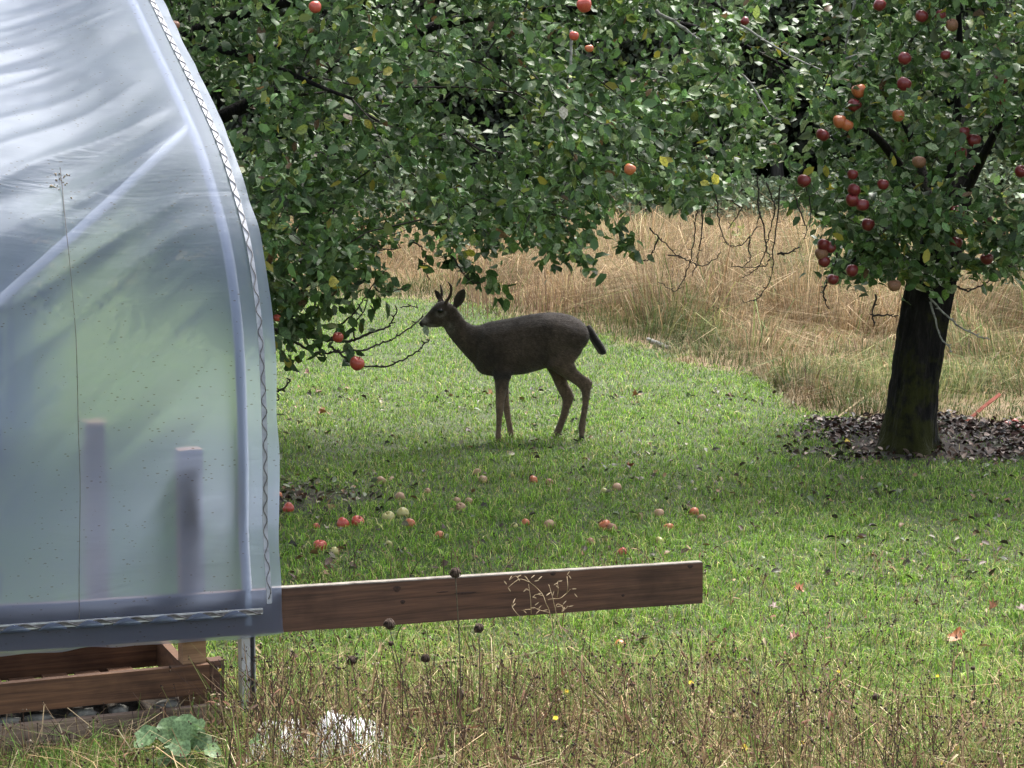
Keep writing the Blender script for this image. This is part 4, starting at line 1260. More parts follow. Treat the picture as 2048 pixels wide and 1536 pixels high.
def surf_at(px, py, inset=0.0):
    d2 = np.where(front, (pxf - px) ** 2 + (pyf - py) ** 2, 1e12)
    near_ = np.argsort(d2)[:4]
    wgt = 1 / (d2[near_] + 1.0); wgt /= wgt.sum()
    Pm = (FILM.reshape(-1, 3)[near_] * wgt[:, None]).sum(0); Nm = norm((FILM_N.reshape(-1, 3)[near_] * wgt[:, None]).sum(0))
    return Pm - Nm * inset


br = [surf_at(*p, 0.034) for p in [(378, 246), (330, 288), (250, 365), (180, 432), (100, 505), (5, 592)]]
dbr = norm(br[-1] - br[0])
mb = MB(); mb.tube([br[0] + (br[-1] - br[0]) * s + NI * (-0.03) * math.sin(min(s, 1) * math.pi) for s in np.linspace(0, 1.4, 16)], 0.022, 10)
mb.build('diagonal_brace', M['brace'], house, smooth=True)
# seam string down the film
tt_, ll_ = TT.ravel(), LL.ravel()
sp = [surf_at(x_, y_, -0.012) for x_, y_ in [(120, 340), (124, 380), (130, 450), (138, 520), (146, 600), (151, 680), (154, 770), (156, 860), (158, 960), (158, 1060), (158, 1160), (158, 1235)]]
mb = MB(); mb.tube(spline(sp, 4), 0.0017, 4); mb.build('seam_string', M['wire'], house)
# bird mess on the film
mb = MB(); rr_ = np.random.default_rng(4)
for _ in range(26):
    c0 = surf_at(120 + rr_.normal(0, 10), 345 + abs(rr_.normal(0, 12)) + (0 if rr_.random() < .6 else 25 * rr_.random()), -0.003)
    mb.tube([c0, c0 + np.array([rr_.normal(0, .012), 0, -abs(rr_.normal(0, .015))])], [.0035, .0015], 4)
mb.build('bird_dropping', noisy_mat('dropping', (0.12, 0.09, 0.06), (0.4, 0.36, 0.3), 80, 0.9, 0), house)
# galvanised ground post at the corner: open channel section
fp = rail_point(-0.105, 0, 0)
fp[2] = float(gz(fp[0], fp[1])) - 0.1
topz = PL[2] - RAIL_H + 0.15
w_ = 0.06
for nm, o, ax_, ay_ in [('web', fp + NI * 0.10, AX * w_, NI * 0.004), ('flange', fp + NI * 0.045, AX * 0.004, NI * 0.055), ('flange', fp + NI * 0.045 + AX * (w_ - 0.004), AX * 0.004, NI * 0.055),
                        ('lip', fp + NI * 0.041, AX * 0.034, NI * 0.004)]:
    pass
mb = MB()
mb.box(fp + NI * 0.101, AX * w_, NI * 0.004, UP * (topz - fp[2])); mb.box(fp + NI * 0.046, AX * 0.004, NI * 0.055, UP * (topz - fp[2]))
mb.box(fp + NI * 0.046 + AX * (w_ - 0.004), AX * 0.004, NI * 0.055, UP * (topz - fp[2])); mb.box(fp + NI * 0.042, AX * 0.036, NI * 0.004, UP * (topz - fp[2]))
mb.build('ground_post', M['zinc'], house)

# ------------------------------------------------------------------ bench and raised bed under the film
def at_t(t, n_, z): return Q0 * [1, 1, 0] + AX * t + NI * n_ + UP * z


def t_for_px(px, n_, z):
    ts_ = np.linspace(-3.5, 1.5, 2500)
    pp = Q0 * [1, 1, 0] + AX * ts_[:, None] + NI * n_ + UP * z
    return float(ts_[np.argmin(np.abs(project(pp)[0] - px))])


bench = empty('planter_bench', tuple(at_t(-1.0, 0.3, -0.12)))
tag(bench, 'brown wooden planter bench under the greenhouse film, with slatted floor', 'bench')
tB = t_for_px(420, 0.02, 0.1)
board('front_board', 'bench_wood', at_t(-3.2, 0.018, 0.045), AX, tB + 3.2, NI, 0.036, 0.125, bench)
tA = t_for_px(313, 0.55, 0.12)
board('back_board', 'bench_wood', at_t(-3.2, 0.55, 0.045), AX, tA + 3.2, NI, 0.036, 0.125, bench)
board('side_board', 'bench_wood', at_t(tA + 0.002, 0.058, 0.045), NI, 0.528, AX, 0.036, 0.123, bench)
for i, t0 in enumerate(np.arange(tA - 2.6, tA - 0.09, 0.14)):
    board('slat', 'bench_wood', at_t(t0, 0.057, 0.035 + 0.004 * (i % 2)), NI, 0.49, AX, 0.105, 0.018, bench)
t1 = t_for_px(363, 0.06, 0.5)
zt = at(385, 902, at_t(t1, 0.06, 0)[1])[2]
board('post', 'post_wood', at_t(t1, 0.06, -0.13), AX, 0.098, NI, 0.09, zt + 0.13, bench)
t2 = t_for_px(186, 0.45, 0.5)
zt2 = at(190, 855, at_t(t2, 0.45, 0)[1])[2]
board('post', 'post_wood', at_t(t2, 0.590, -0.13), AX, 0.085, NI, 0.12, zt2 + 0.13, bench)
board('corner_block', 'rail_wood', at_t(tB + 0.004, 0.03, -0.13), AX, 0.06, NI, 0.07, 0.31, bench)
board('cross_board', 'bench_wood', at_t(-2.4, 0.72, 0.36), AX, 1.4, NI, 0.036, 0.14, bench)

bed = empty('raised_bed', tuple(at_t(-1.0, 0.0, -0.12)))
tag(bed, 'low raised bed with a grey weathered front board below the bench', 'raised bed')
board('front_board', 'grey_wood', at_t(-3.2, -0.03, -0.118), AX, 3.2 + t_for_px(440, -0.03, 0), NI, 0.038, 0.125, bed)
mb = MB(); mb.box(at_t(-3.2, 0.01, -0.15), AX * (3.2 + tB - 0.05), NI * 0.6, UP * 0.135); M['soil'] = noisy_mat('dark_soil', (0.012, 0.01, 0.008), (0.045, 0.035, 0.025), 25, 0.95, 0.8)
mb.build('soil', M['soil'], bed)
M['stone'] = noisy_mat('dark_stone', (0.045, 0.045, 0.04), (0.15, 0.145, 0.125), 18, 0.85, 0.5)
for i, (px, w_, lab) in enumerate([(15, .10, 'grey stone at the left photo edge in the gap under the bench'), (75, .13, 'long flat stone in the gap under the bench'), (165, .12, 'dark stone in the middle of the gap under the bench'), (235, .08, 'small dark stone right of the middle in the gap under the bench'), (330, .11, 'stone behind the leafy plant under the bench')]):
    c0 = at_t(t_for_px(px, 0.07, 0.03), 0.05, -0.012)
    rng = np.random.default_rng(60 + i)
    bm = bmesh.new(); bmesh.ops.create_icosphere(bm, subdivisions=2, radius=1.0)
    for v in bm.verts:
        d = 1 + 0.18 * rng.normal(); v.co = Vector((v.co.x * w_ * 0.5 * d, v.co.y * 0.035 * d, max(v.co.z, -0.75) * 0.022 * d))
    me = bpy.data.meshes.new('stone'); bm.to_mesh(me); bm.free()
    o = tag(link('stone', me, M['stone'], smooth=True), lab, 'stone', 'stones in the gap under the bench')
    o.location = c0 + UP * 0.016; o.rotation_euler = (0, 0, HEAD)

# ------------------------------------------------------------------ the deer
DY = 16.15


def dp(zx, zy, Y=DY): return at(780 + zx / 4.2667, 540 + zy / 4.2667, Y)


def ring(top, bot, hw, Y, n=20, power=1.0, egg=0.0):
    a_, b_ = dp(*top, Y), dp(*bot, Y)
    c0, ax_ = (a_ + b_) / 2, (a_ - b_) / 2
    out_ = []
    for k in range(n):
        t = 2 * math.pi * k / n
        cs, sn = math.cos(t), math.sin(t)
        cs = math.copysign(abs(cs) ** power, cs)
        out_.append(c0 + ax_ * sn + np.array([0, hw * cs * (1 - egg * sn), 0]))
    return out_


body = MB()
body.rings([ring((735, 520), (715, 800), .05, DY), ring((760, 478), (745, 860), .095, DY), ring((800, 458), (790, 890), .118, DY, egg=.1), ring((860, 440), (860, 903), .132, DY, egg=.12), ring((950, 425), (950, 908), .142, DY, egg=.15),
            ring((1050, 408), (1050, 896), .152, DY, egg=.15), ring((1150, 387), (1150, 886), .16, DY, egg=.15), ring((1250, 371), (1245, 860), .158, DY, egg=.1), ring((1350, 363), (1340, 832), .152, DY), ring((1450, 367), (1440, 812), .148, DY),
            ring((1540, 388), (1530, 780), .142, DY), ring((1620, 428), (1605, 720), .125, DY), ring((1675, 480), (1660, 650), .085, DY), ring((1700, 520), (1695, 590), .035, DY)])
body.rings([ring((800, 470), (790, 880), .09, DY), ring((710, 472), (652, 742), .078, DY), ring((672, 455), (590, 672), .066, DY), ring((635, 425), (520, 590), .058, DY), ring((600, 375), (478, 530), .055, DY), ring((568, 325), (455, 485), .052, DY), ring((540, 300), (455, 440), .045, DY)])
HY = DY - 0.01
body.rings([ring((575, 330), (535, 470), .03, HY), ring((545, 300), (500, 478), .05, HY), ring((495, 272), (465, 482), .058, HY), ring((440, 259), (435, 486), .060, HY - .01), ring((395, 280), (408, 489), .054, HY - .013), ring((352, 326), (375, 491), .043, HY - .016),
            ring((318, 366), (345, 492), .035, HY - .018), ring((290, 398), (318, 493), .031, HY - .02), ring((268, 422), (296, 494), .029, HY - .022), ring((252, 440), (272, 490), .022, HY - .024), ring((246, 455), (256, 478), .011, HY - .024)])
nearY, farY = DY - 0.085, DY + 0.085


def leg(rows, Y, pw=1.0):
    body.rings([ring(a_, b_, hw, Y if not isinstance(Y, list) else Y[i], 14) for i, (a_, b_, hw) in enumerate(rows)])


leg([((880, 620), (1030, 640), .05), ((850, 760), (1050, 790), .06), ((872, 880), (1042, 880), .052), ((893, 960), (1012, 965), .042), ((898, 1050), (992, 1055), .034), ((900, 1120), (978, 1120), .03), ((901, 1170), (974, 1170), .031), ((903, 1220), (966, 1220), .026), ((904, 1290), (955, 1290), .0205),
     ((902, 1370), (949, 1370), .019), ((897, 1415), (949, 1415), .022), ((903, 1445), (944, 1445), .019), ((896, 1476), (946, 1480), .023)], [nearY + .03, nearY + .01] + [nearY] * 11)
leg([((900, 760), (1040, 790), .05), ((915, 880), (1030, 880), .045), ((935, 990), (1012, 995), .036), ((945, 1080), (1016, 1085), .031), ((955, 1150), (1022, 1150), .031), ((968, 1210), (1027, 1205), .025), ((981, 1270), (1034, 1262), .021), ((996, 1340), (1046, 1330), .019),
     ((1005, 1395), (1057, 1390), .022), ((1016, 1420), (1060, 1420), .02), ((1012, 1448), (1066, 1452), .023)], farY)
leg([((1360, 520), (1640, 520), .07), ((1335, 680), (1640, 690), .085), ((1330, 815), (1568, 788), .078), ((1440, 890), (1588, 845), .056), ((1535, 950), (1640, 892), .044), ((1595, 993), (1695, 925), .038), ((1626, 1022), (1731, 955), .034), ((1638, 1075), (1712, 1030), .030), ((1641, 1130), (1699, 1115), .025), ((1634, 1190), (1688, 1185), .022),
     ((1618, 1270), (1673, 1270), .021), ((1604, 1340), (1668, 1345), .025), ((1608, 1385), (1658, 1390), .022), ((1614, 1415), (1655, 1420), .021), ((1606, 1455), (1662, 1462), .025)], [nearY + .05, nearY + .03] + [nearY] * 13)
leg([((1330, 700), (1500, 700), .07), ((1325, 820), (1500, 820), .062), ((1372, 900), (1503, 895), .05), ((1404, 975), (1518, 965), .042), ((1435, 1040), (1551, 1020), .037), ((1463, 1090), (1573, 1078), .035), ((1470, 1125), (1561, 1125), .031), ((1466, 1170), (1535, 1180), .026), ((1450, 1240), (1513, 1255), .023), ((1425, 1310), (1485, 1325), .023),
     ((1400, 1370), (1462, 1385), .025), ((1385, 1400), (1445, 1415), .021), ((1368, 1432), (1438, 1450), .025)], farY)
bme = body.mesh('deer_raw')
tmp = bpy.data.objects.new('deer_raw', bme); C.objects.link(tmp)
rm = tmp.modifiers.new('r', 'REMESH'); rm.mode = 'VOXEL'; rm.voxel_size = 0.0085; rm.use_smooth_shade = True
sm = tmp.modifiers.new('s', 'SMOOTH'); sm.factor = 0.5; sm.iterations = 5
dg = bpy.context.evaluated_depsgraph_get(); dg.update()
ev = tmp.evaluated_get(dg)
dm = bpy.data.meshes.new_from_object(ev)
bpy.data.objects.remove(tmp)
nv = len(dm.vertices); co = np.zeros(nv * 3, np.float32); dm.vertices.foreach_get('co', co); co = co.reshape(-1, 3)
# a little muscle and coat relief
px, py = project(co.astype(float))
zx, zy = (px - 780) * 4.2667, (py - 540) * 4.2667
cnear = (co[:, 1] < DY)


def blob(cx, cy, rx, ry): return np.exp(-(((zx - cx) / rx) ** 2 + ((zy - cy) / ry) ** 2))


side = np.where(cnear, -1, 1)
co[:, 1] += side * (0.014 * blob(900, 640, 110, 160) + 0.016 * blob(1480, 600, 130, 150) - 0.012 * blob(1290, 700, 60, 130) - 0.010 * blob(1060, 640, 40, 160) + 0.006 * blob(1330, 430, 60, 60) - 0.008 * blob(350, 420, 40, 50))
dm.vertices.foreach_set('co', co.ravel())
coat = np.array([0.078, 0.058, 0.045]); colr = np.tile(coat, (nv, 1))


def blend(c_, w_):
    global colr
    w_ = np.clip(w_, 0, 1)[:, None]; colr = colr * (1 - w_) + np.array(c_) * w_


blend((0.19, 0.13, 0.088), sstep(900, 1150, zy))                       # warm brown lower legs
blend((0.15, 0.105, 0.074), 0.9 * sstep(650, 820, zy) * sstep(1300, 1420, zx))
blend((0.075, 0.06, 0.054), sstep(120, 0, (zy - np.interp(zx, [700, 860, 1150, 1420, 1690], [475, 440, 387, 362, 490]))) * (zx > 650))   # darker back line
blend((0.06, 0.048, 0.042), blob(1320, 460, 90, 50) * 0.7 + blob(760, 560, 60, 60) * .6)
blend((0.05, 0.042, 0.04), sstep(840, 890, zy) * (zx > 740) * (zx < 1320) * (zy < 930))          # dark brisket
blend((0.18, 0.155, 0.13), blob(510, 500, 45, 60) * 1.1 * (zy > 440))                    # pale throat
blend((0.36, 0.33, 0.30), blob(300, 425, 28, 26) * 1.0)                                       # pale muzzle band
blend((0.30, 0.27, 0.24), blob(325, 478, 45, 14))
blend((0.2, 0.178, 0.155), 0.8 * (np.exp(-((np.hypot(zx - 432, zy - 352) - 42) / 12.0) ** 2)) * (zy > 350) * cnear)   # ring round the eye
blend((0.045, 0.036, 0.033), blob(375, 330, 35, 32) + 0.8 * blob(440, 280, 60, 22))            # dark forehead
blend((0.008, 0.008, 0.009), (zx < 285) * (sstep(282, 262, zx + 0.25 * (460 - zy))))           # nose
blend((0.02, 0.015, 0.013), np.exp(-((zy - (455 + 0.28 * (zx - 262))) / 6.0) ** 2) * (zx < 350) * (zx > 262))   # mouth line
blend((0.25, 0.22, 0.2), blob(1692, 545, 14, 55))                                         # pale rump edge
blend((0.012, 0.011, 0.011), sstep(1405, 1425, zy) * ((zx > 1590) & (zx < 1700)) + sstep(1448, 1462, zy))              # hooves
blend((0.145, 0.108, 0.082), 0.7 * blob(1420, 640, 110, 110) + 0.55 * blob(1120, 640, 120, 110) + 0.5 * blob(620, 600, 60, 90))
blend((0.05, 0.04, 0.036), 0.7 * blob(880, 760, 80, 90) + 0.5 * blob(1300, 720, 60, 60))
blend((0.14, 0.12, 0.115), 0.6 * np.exp(-((zy - np.interp(zx, [700, 860, 1150, 1420, 1690], [475, 440, 387, 362, 490]) - 60) / 30.0) ** 2) * (zx > 780) * (zx < 1600) * (0.4 + vnoise(zx, zy, 60, 71)))  # grey sheen along the back, painted into the coat colour
colr *= 0.84
colr *= (0.68 + 0.64 * vnoise(zx + side * 300, zy * 0.5 + zx * 0.12, 14, 70))[:, None]
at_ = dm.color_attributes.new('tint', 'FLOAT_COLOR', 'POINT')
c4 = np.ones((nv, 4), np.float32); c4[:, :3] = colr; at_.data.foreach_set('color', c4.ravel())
mc, nt, b, out = new_mat('deer_coat')
a_ = nt.nodes.new('ShaderNodeAttribute'); a_.attribute_name = 'tint'
fur = noise(nt, 1, 6, mapping(nt, (60, 120, 160), (0, 0.35, 0)), 0.7)
rp = ramp(nt, [(0.3, (0.62, 0.62, 0.62)), (0.7, (1.35, 1.35, 1.35))]); nt.links.new(fur.outputs['Fac'], rp.inputs['Fac'])
mx = nt.nodes.new('ShaderNodeMix'); mx.data_type = 'RGBA'; mx.blend_type = 'MULTIPLY'; mx.inputs['Factor'].default_value = 0.8
nt.links.new(a_.outputs['Color'], mx.inputs['A']); nt.links.new(rp.outputs['Color'], mx.inputs['B']); nt.links.new(mx.outputs['Result'], b.inputs['Base Color'])
b.inputs['Roughness'].default_value = 0.8; b.inputs['Specular IOR Level'].default_value = 0.12
b.inputs['Sheen Weight'].default_value = 0.25; b.inputs['Sheen Roughness'].default_value = 0.5
bump(nt, b, fur.outputs['Fac'], 0.6, 0.012)
dm.materials.clear(); dm.materials.append(mc)
deer = empty('deer', tuple(on_ground(1075, 884)))
tag(deer, 'young dark brown buck deer with two short spike antlers, nibbling an apple twig', 'deer')
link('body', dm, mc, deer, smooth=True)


def ear(pts_base, tip, wide, out_n, name='ear'):
    """cupped pointed ear: rows across, outer and inner shell"""
    b0, b1 = np.array(pts_base[0]), np.array(pts_base[1]); tip = np.array(tip); out_n = norm(np.array(out_n, float))
    c0 = (b0 + b1) / 2; axis = tip - c0; L = np.linalg.norm(axis); axis /= L
    sidev = norm(np.cross(axis, out_n)); fro = np.cross(sidev, axis)
    fro = fro if np.dot(fro, out_n) > 0 else -fro
    rows, wid = np.array([0, .12, .3, .5, .7, .86, .96, 1.0]), np.array([.42, .62, .9, 1.0, .88, .6, .3, .04]) * wide
    V, Cc, F_ = [], [], []
    m = 9
    for sh in (0, 1):
        for r0, w0 in zip(rows, wid):
            for k in range(m):
                f = k / (m - 1) * 2 - 1
                depth = (1 - f * f) * w0 * 0.75 * (1 - 0.25 * r0)
                p = c0 + axis * L * r0 + sidev * f * w0 - fro * depth + fro * (0.0 if sh else -0.006)
                V.append(p)
                edge = abs(f) ** 3
                if sh == 0:   # inside of the ear
                    inn = np.array([0.035, 0.025, 0.024]) * (1 - edge) + np.array([0.10, 0.085, 0.075]) * edge
                    inn = inn + np.array([0.12, 0.11, 0.10]) * max(0, 0.35 - r0) * 1.3
                    Cc.append(inn)
                else: Cc.append([0.07, 0.055, 0.048])
    n_ = len(rows)
    for sh in (0, 1):
        for i in range(n_ - 1):
            for k in range(m - 1):
                a0 = sh * n_ * m + i * m + k
                F_ += [(a0, a0 + 1, a0 + m + 1), (a0, a0 + m + 1, a0 + m)]
    for i in range(n_ - 1):
        for k in (0, m - 1):
            a0, b_ = i * m + k, n_ * m + i * m + k
            F_ += [(a0, a0 + m, b_ + m), (a0, b_ + m, b_)]
    me = mesh_np(name, np.array(V), np.array(F_), np.array(Cc))
    return link(name, me, mc, deer, smooth=True)


ear((dp(538, 318, HY - .04), dp(566, 322, HY - .035)), dp(632, 165, HY - .10), 0.037, (-0.2, -1, 0.1))
ear((dp(438, 285, HY + .04), dp(462, 280, HY + .05)), dp(380, 174, HY + .115), 0.026, (-0.75, -0.75, -0.1))
M['antler'] = noisy_mat('antler', (0.03, 0.018, 0.014), (0.10, 0.065, 0.05), 60, 0.55, 0.3)
for pts, Y0, Y1 in [([(476, 285), (484, 265), (505, 232), (521, 190), (522, 150), (510, 122), (492, 100)], HY - .03, HY - .07), ([(424, 275), (430, 250), (440, 220), (442, 185), (437, 155), (430, 124)], HY + .03, HY + .075)]:
    sp = spline([dp(*p, Y0 + (Y1 - Y0) * i / (len(pts) - 1)) for i, p in enumerate(pts)], 5)
    mb = MB(); mb.tube(sp, np.interp(np.linspace(0, 1, len(sp)), [0, .12, .2, .7, 1], [.017, .014, .012, .010, .004]), 8); mb.build('antler', M['antler'], deer, smooth=True)
me_, nt, b, out = new_mat('deer_eye'); b.inputs['Base Color'].default_value = (0.004, 0.003, 0.003, 1); b.inputs['Roughness'].default_value = 0.12
for Y0 in (HY - .01 - .055, HY - .01 + .055):
    bm = bmesh.new(); bmesh.ops.create_uvsphere(bm, u_segments=14, v_segments=10, radius=0.0185)
    me = bpy.data.meshes.new('eye'); bm.to_mesh(me); bm.free()
    o = link('eye', me, me_, deer, smooth=True)
    o.matrix_parent_inverse = Matrix.Identity(4); o.location = Vector(dp(430, 348, Y0)) - deer.location; o.scale = (1.25, 0.8, 0.85)
# short coat hairs lying back along the body
tri = np.zeros(len(dm.polygons) * 4, np.int32)
dm.calc_loop_triangles()
lt = np.zeros(len(dm.loop_triangles) * 3, np.int32); dm.loop_triangles.foreach_get('vertices', lt); lt = lt.reshape(-1, 3)
e1, e2 = co[lt[:, 1]] - co[lt[:, 0]], co[lt[:, 2]] - co[lt[:, 0]]
fn = np.cross(e1, e2); fa_ = np.linalg.norm(fn, axis=1); fn = fn / (fa_[:, None] + 1e-12)
rngF = np.random.default_rng(77)
nh = 42000
ti_ = rngF.choice(len(lt), nh, p=fa_ / fa_.sum())
r1, r2 = rngF.random(nh), rngF.random(nh); sw = r1 + r2 > 1; r1[sw], r2[sw] = 1 - r1[sw], 1 - r2[sw]
hp = co[lt[ti_, 0]] + e1[ti_] * r1[:, None] + e2[ti_] * r2[:, None]
hn = fn[ti_]
flow = np.stack([np.ones(nh), np.zeros(nh), np.full(nh, -0.45)], -1) + rngF.normal(0, 0.28, (nh, 3))
flow = norm(flow - hn * (flow * hn).sum(1)[:, None]) + hn * (0.18 + 0.2 * rngF.random(nh))[:, None]
hx, hy_ = project(hp.astype(float)); hzx, hzy = (hx - 780) * 4.2667, (hy_ - 540) * 4.2667
hl = np.interp(hzx, [260, 420, 600, 800, 1700], [.004, .008, .016, .022, .026]) * (0.6 + 0.8 * rngF.random(nh)) * np.where(hzy > 930, 0.45, 1)
sd = norm(np.cross(flow, hn)) * 0.0016
V = np.stack([hp - sd, hp + sd, hp + norm(flow) * hl[:, None]], 1).reshape(-1, 3)
hc = colr[lt[ti_, 0]] * np.exp(rngF.normal(0, 0.26, nh))[:, None].clip(.4, 2.4)
fo = link('fur', mesh_np('fur', V, np.arange(nh * 3).reshape(-1, 3), np.repeat(hc[:, None], 3, 1).reshape(-1, 3)), mc, deer)
fo['kind'] = 'stuff'
# tail: dark above, pale edge
tp = spline([dp(1688, 478), dp(1705, 520, DY - .01), dp(1745, 590, DY - .015), dp(1785, 650, DY - .02), dp(1812, 700, DY - .02), dp(1815, 722, DY - .02)], 4)
mb = MB(); mb.tube(tp, np.interp(np.linspace(0, 1, len(tp)), [0, .2, .5, .8, .95, 1], [.02, .03, .034, .032, .022, .008]), 10)
tm = mb.mesh('tail')
tcv = np.zeros(len(tm.vertices) * 3, np.float32); tm.vertices.foreach_get('co', tcv); tcv = tcv.reshape(-1, 3)
tc_ = np.tile([0.018, 0.015, 0.014], (len(tcv), 1)); pz = project(tcv.astype(float)); lowc = ((pz[0] - 780) * 4.2667 - 1690) - ((pz[1] - 540) * 4.2667 - 480) * 0.55
tc_[lowc < -30] = [0.12, 0.105, 0.09]
at_ = tm.color_attributes.new('tint', 'FLOAT_COLOR', 'POINT'); c4 = np.ones((len(tcv), 4), np.float32); c4[:, :3] = tc_; at_.data.foreach_set('color', c4.ravel())
link('tail', tm, mc, deer, smooth=True)
# the leaf held in its mouth
V, T, cc = leaves_mesh(np.array([dp(292, 470, HY - .055)]), np.array([[0.28, -0.05, -0.9]]), np.array([[0.15, -1.0, 0.1]]), np.array([0.085]), np.array([[0.34, 0.40, 0.30]]))
tag(link('leaf', mesh_np('leaf', V, T, cc), M['leaf']), 'pale green leaf hanging from the mouth of the deer', 'leaf')

# ------------------------------------------------------------------ rough weeds in the foreground
rngW = np.random.default_rng(21)


def near_points(n, y0, y1):
    y = rngW.uniform(y0, y1, n)
    half = 1024.0 / FPX * y * 1.12 + 0.1
    return (rngW.random(n) * 2 - 1) * half, y


def weed_density(x, y):
    """thick at the bottom left and centre, thinning out to the right and into the lawn"""
    pxx = 1024 + FPX * x / y
    lim = np.interp(pxx, [0, 400, 560, 1000, 1300, 1500, 1750, 2048], [9.0, 9.35, 9.7, 9.7, 9.55, 9.2, 8.95, 8.95])
    return (1 - sstep(-0.9, 0.6, y - lim)) * np.interp(pxx, [0, 260, 420, 600], [0.35, 0.4, 0.85, 1.0]) * (0.35 + 0.9 * vnoise(x, y, 0.3, 80))


def open_plant(x, y):
    pxx = 1024 + FPX * x / y
    return ~((pxx > 270) & (pxx < 430) & (y < 8.75) & (rngW.random(len(x)) < .85))


def clear_of_bench(x, y):
    """keeps the weeds in front of the rail plane at the left, where the bench stands"""
    d = (x - PL[0]) * NI[0] + (y - PL[1]) * NI[1]; t = (x - PL[0]) * AX[0] + (y - PL[1]) * AX[1]
    return ~((t < -0.12) & (d > -0.05)) & open_plant(x, y)


VV, TT_, CC, base_i = [], [], [], 0


def put(V, T, c):
    global base_i
    VV.append(V); TT_.append(T + base_i); CC.append(c); base_i += len(V)


# stems
X0S, X1S = at(480, 1500, 8.5)[0], at(1150, 1500, 8.5)[0]
x, y = near_points(24000, 7.9, 12.0)
k = (rngW.random(len(x)) < np.maximum(weed_density(x, y), 0.10)) & clear_of_bench(x, y)
x, y = x[k], y[k]; n = len(x)
pxx = 1024 + FPX * x / y
h = rngW.uniform(0.12, 0.42, n) * np.interp(y, [8.2, 9.0, 10.2], [1.05, .9, .45]) * (0.6 + 0.8 * vnoise(x, y, 0.35, 81)) * np.interp(pxx, [0, 300, 600, 1500, 2048], [0.5, 0.55, 0.95, 0.9, 0.75])
az = rngW.random(n) * 6.28
ln_ = 1.1 * rngW.random(n) ** 1.4
P0 = np.stack([x, y, gz(x, y) - 0.01], -1)
col = pick([(0.065, 0.038, 0.028), (0.13, 0.075, 0.048), (0.32, 0.22, 0.13), (0.03, 0.022, 0.018), (0.24, 0.24, 0.08), (0.14, 0.24, 0.05)], rngW.choice(6, n, p=[.18, .18, .2, .12, .16, .16])) * (0.7 + 0.6 * rngW.random(n))[:, None]
d = np.stack([np.cos(az), np.sin(az), np.zeros(n)], -1)
tip = P0 + d * (ln_ * h)[:, None] + UP * h[:, None]
mid = P0 + d * (ln_ * h * 0.3)[:, None] + UP * (h * 0.5)[:, None]
side_ = (np.array([1.0, 0.25, 0])[None] * (0.0011 + 0.0022 * rngW.random(n) ** 2)[:, None])
V = np.stack([P0 - side_, P0 + side_, mid - side_ * .8, mid + side_ * .8, tip - side_ * .5, tip + side_ * .5], 1).reshape(-1, 3)
T = ((np.arange(n) * 6)[:, None, None] + np.array([(0, 1, 3), (0, 3, 2), (2, 3, 5), (2, 5, 4)])[None]).reshape(-1, 3)
put(V, T, np.repeat(col[:, None], 6, 1).reshape(-1, 3))
# thicker dark stems crowding round the sack
xe = rngW.uniform(X0S, X1S, 240); ye = rngW.uniform(8.1, 8.75, 240)
for x_, y_ in zip(xe, ye):
    b0 = np.array([x_, y_, float(gz(x_, y_))]); hh2 = rngW.uniform(0.15, 0.4)
    t0 = b0 + np.array([rngW.normal(0, .3) * hh2, rngW.normal(0, .15) * hh2, hh2]); s2 = np.array([rngW.uniform(.0012, .0028), 0, 0])
    m0 = (b0 + t0) / 2 + rngW.normal(0, .008, 3)
    cc2 = np.array([(0.07, 0.045, 0.035), (0.14, 0.08, 0.05), (0.22, 0.15, 0.09)][int(rngW.integers(0, 3))])
    put(np.array([b0 - s2, b0 + s2, m0 - s2, m0 + s2, t0 - s2 * .4, t0 + s2 * .4]), np.array([(0, 1, 3), (0, 3, 2), (2, 3, 5), (2, 5, 4)]), np.tile(cc2, (6, 1)))
# little dark seed heads and withered leaves on the stems
oct_v = np.array([(1, 0, 0), (-1, 0, 0), (0, 1, 0), (0, -1, 0), (0, 0, 1.2), (0, 0, -1.2)]); oct_t = np.array([(0, 2, 4), (2, 1, 4), (1, 3, 4), (3, 0, 4), (2, 0, 5), (1, 2, 5), (3, 1, 5), (0, 3, 5)])
hk = rngW.random(n) < 0.42
for rep in range(2):
    Pt = tip[hk] + rngW.normal(0, 0.006, (hk.sum(), 3)) * (rep > 0) - UP * (0.012 * rep); m = len(Pt)
    r0 = rngW.uniform(0.0028, 0.0062, m)
    V = (oct_v[None] * (1 + 0.5 * rngW.normal(0, .5, (m, 6, 1))) * r0[:, None, None] + Pt[:, None]).reshape(-1, 3)
    T = ((np.arange(m) * 6)[:, None, None] + oct_t[None]).reshape(-1, 3)
    c_ = pick([(0.035, 0.024, 0.018), (0.07, 0.045, 0.03), (0.12, 0.08, 0.05), (0.4, 0.33, 0.24)], rngW.choice(4, m, p=[.42, .3, .2, .08])) * (0.8 + .4 * rngW.random(m))[:, None]
    put(V, T, np.repeat(c_[:, None], 6, 1).reshape(-1, 3))
f = rngW.random(n)
Pl = P0 + (tip - P0) * f[:, None]
kk = rngW.random(n) < 0.65
D = np.stack([rngW.normal(0, 1, n), rngW.normal(0, 1, n), rngW.normal(-.1, .6, n)], -1); Nn = rngW.normal(0, .6, (n, 3)) + UP
V, T, c_ = leaves_mesh(Pl[kk], D[kk], Nn[kk], rngW.uniform(0.012, 0.05, kk.sum()), pick([(0.2, 0.1, 0.06), (0.09, 0.05, 0.035), (0.36, 0.25, 0.14), (0.15, 0.2, 0.07), (0.5, 0.39, 0.24), (0.13, 0.07, 0.05)], rngW.choice(6, kk.sum(), p=[.22, .2, .16, .16, .06, .2])), 0.8, 1.6, *leaf_template(0.13))
put(V, T, c_)
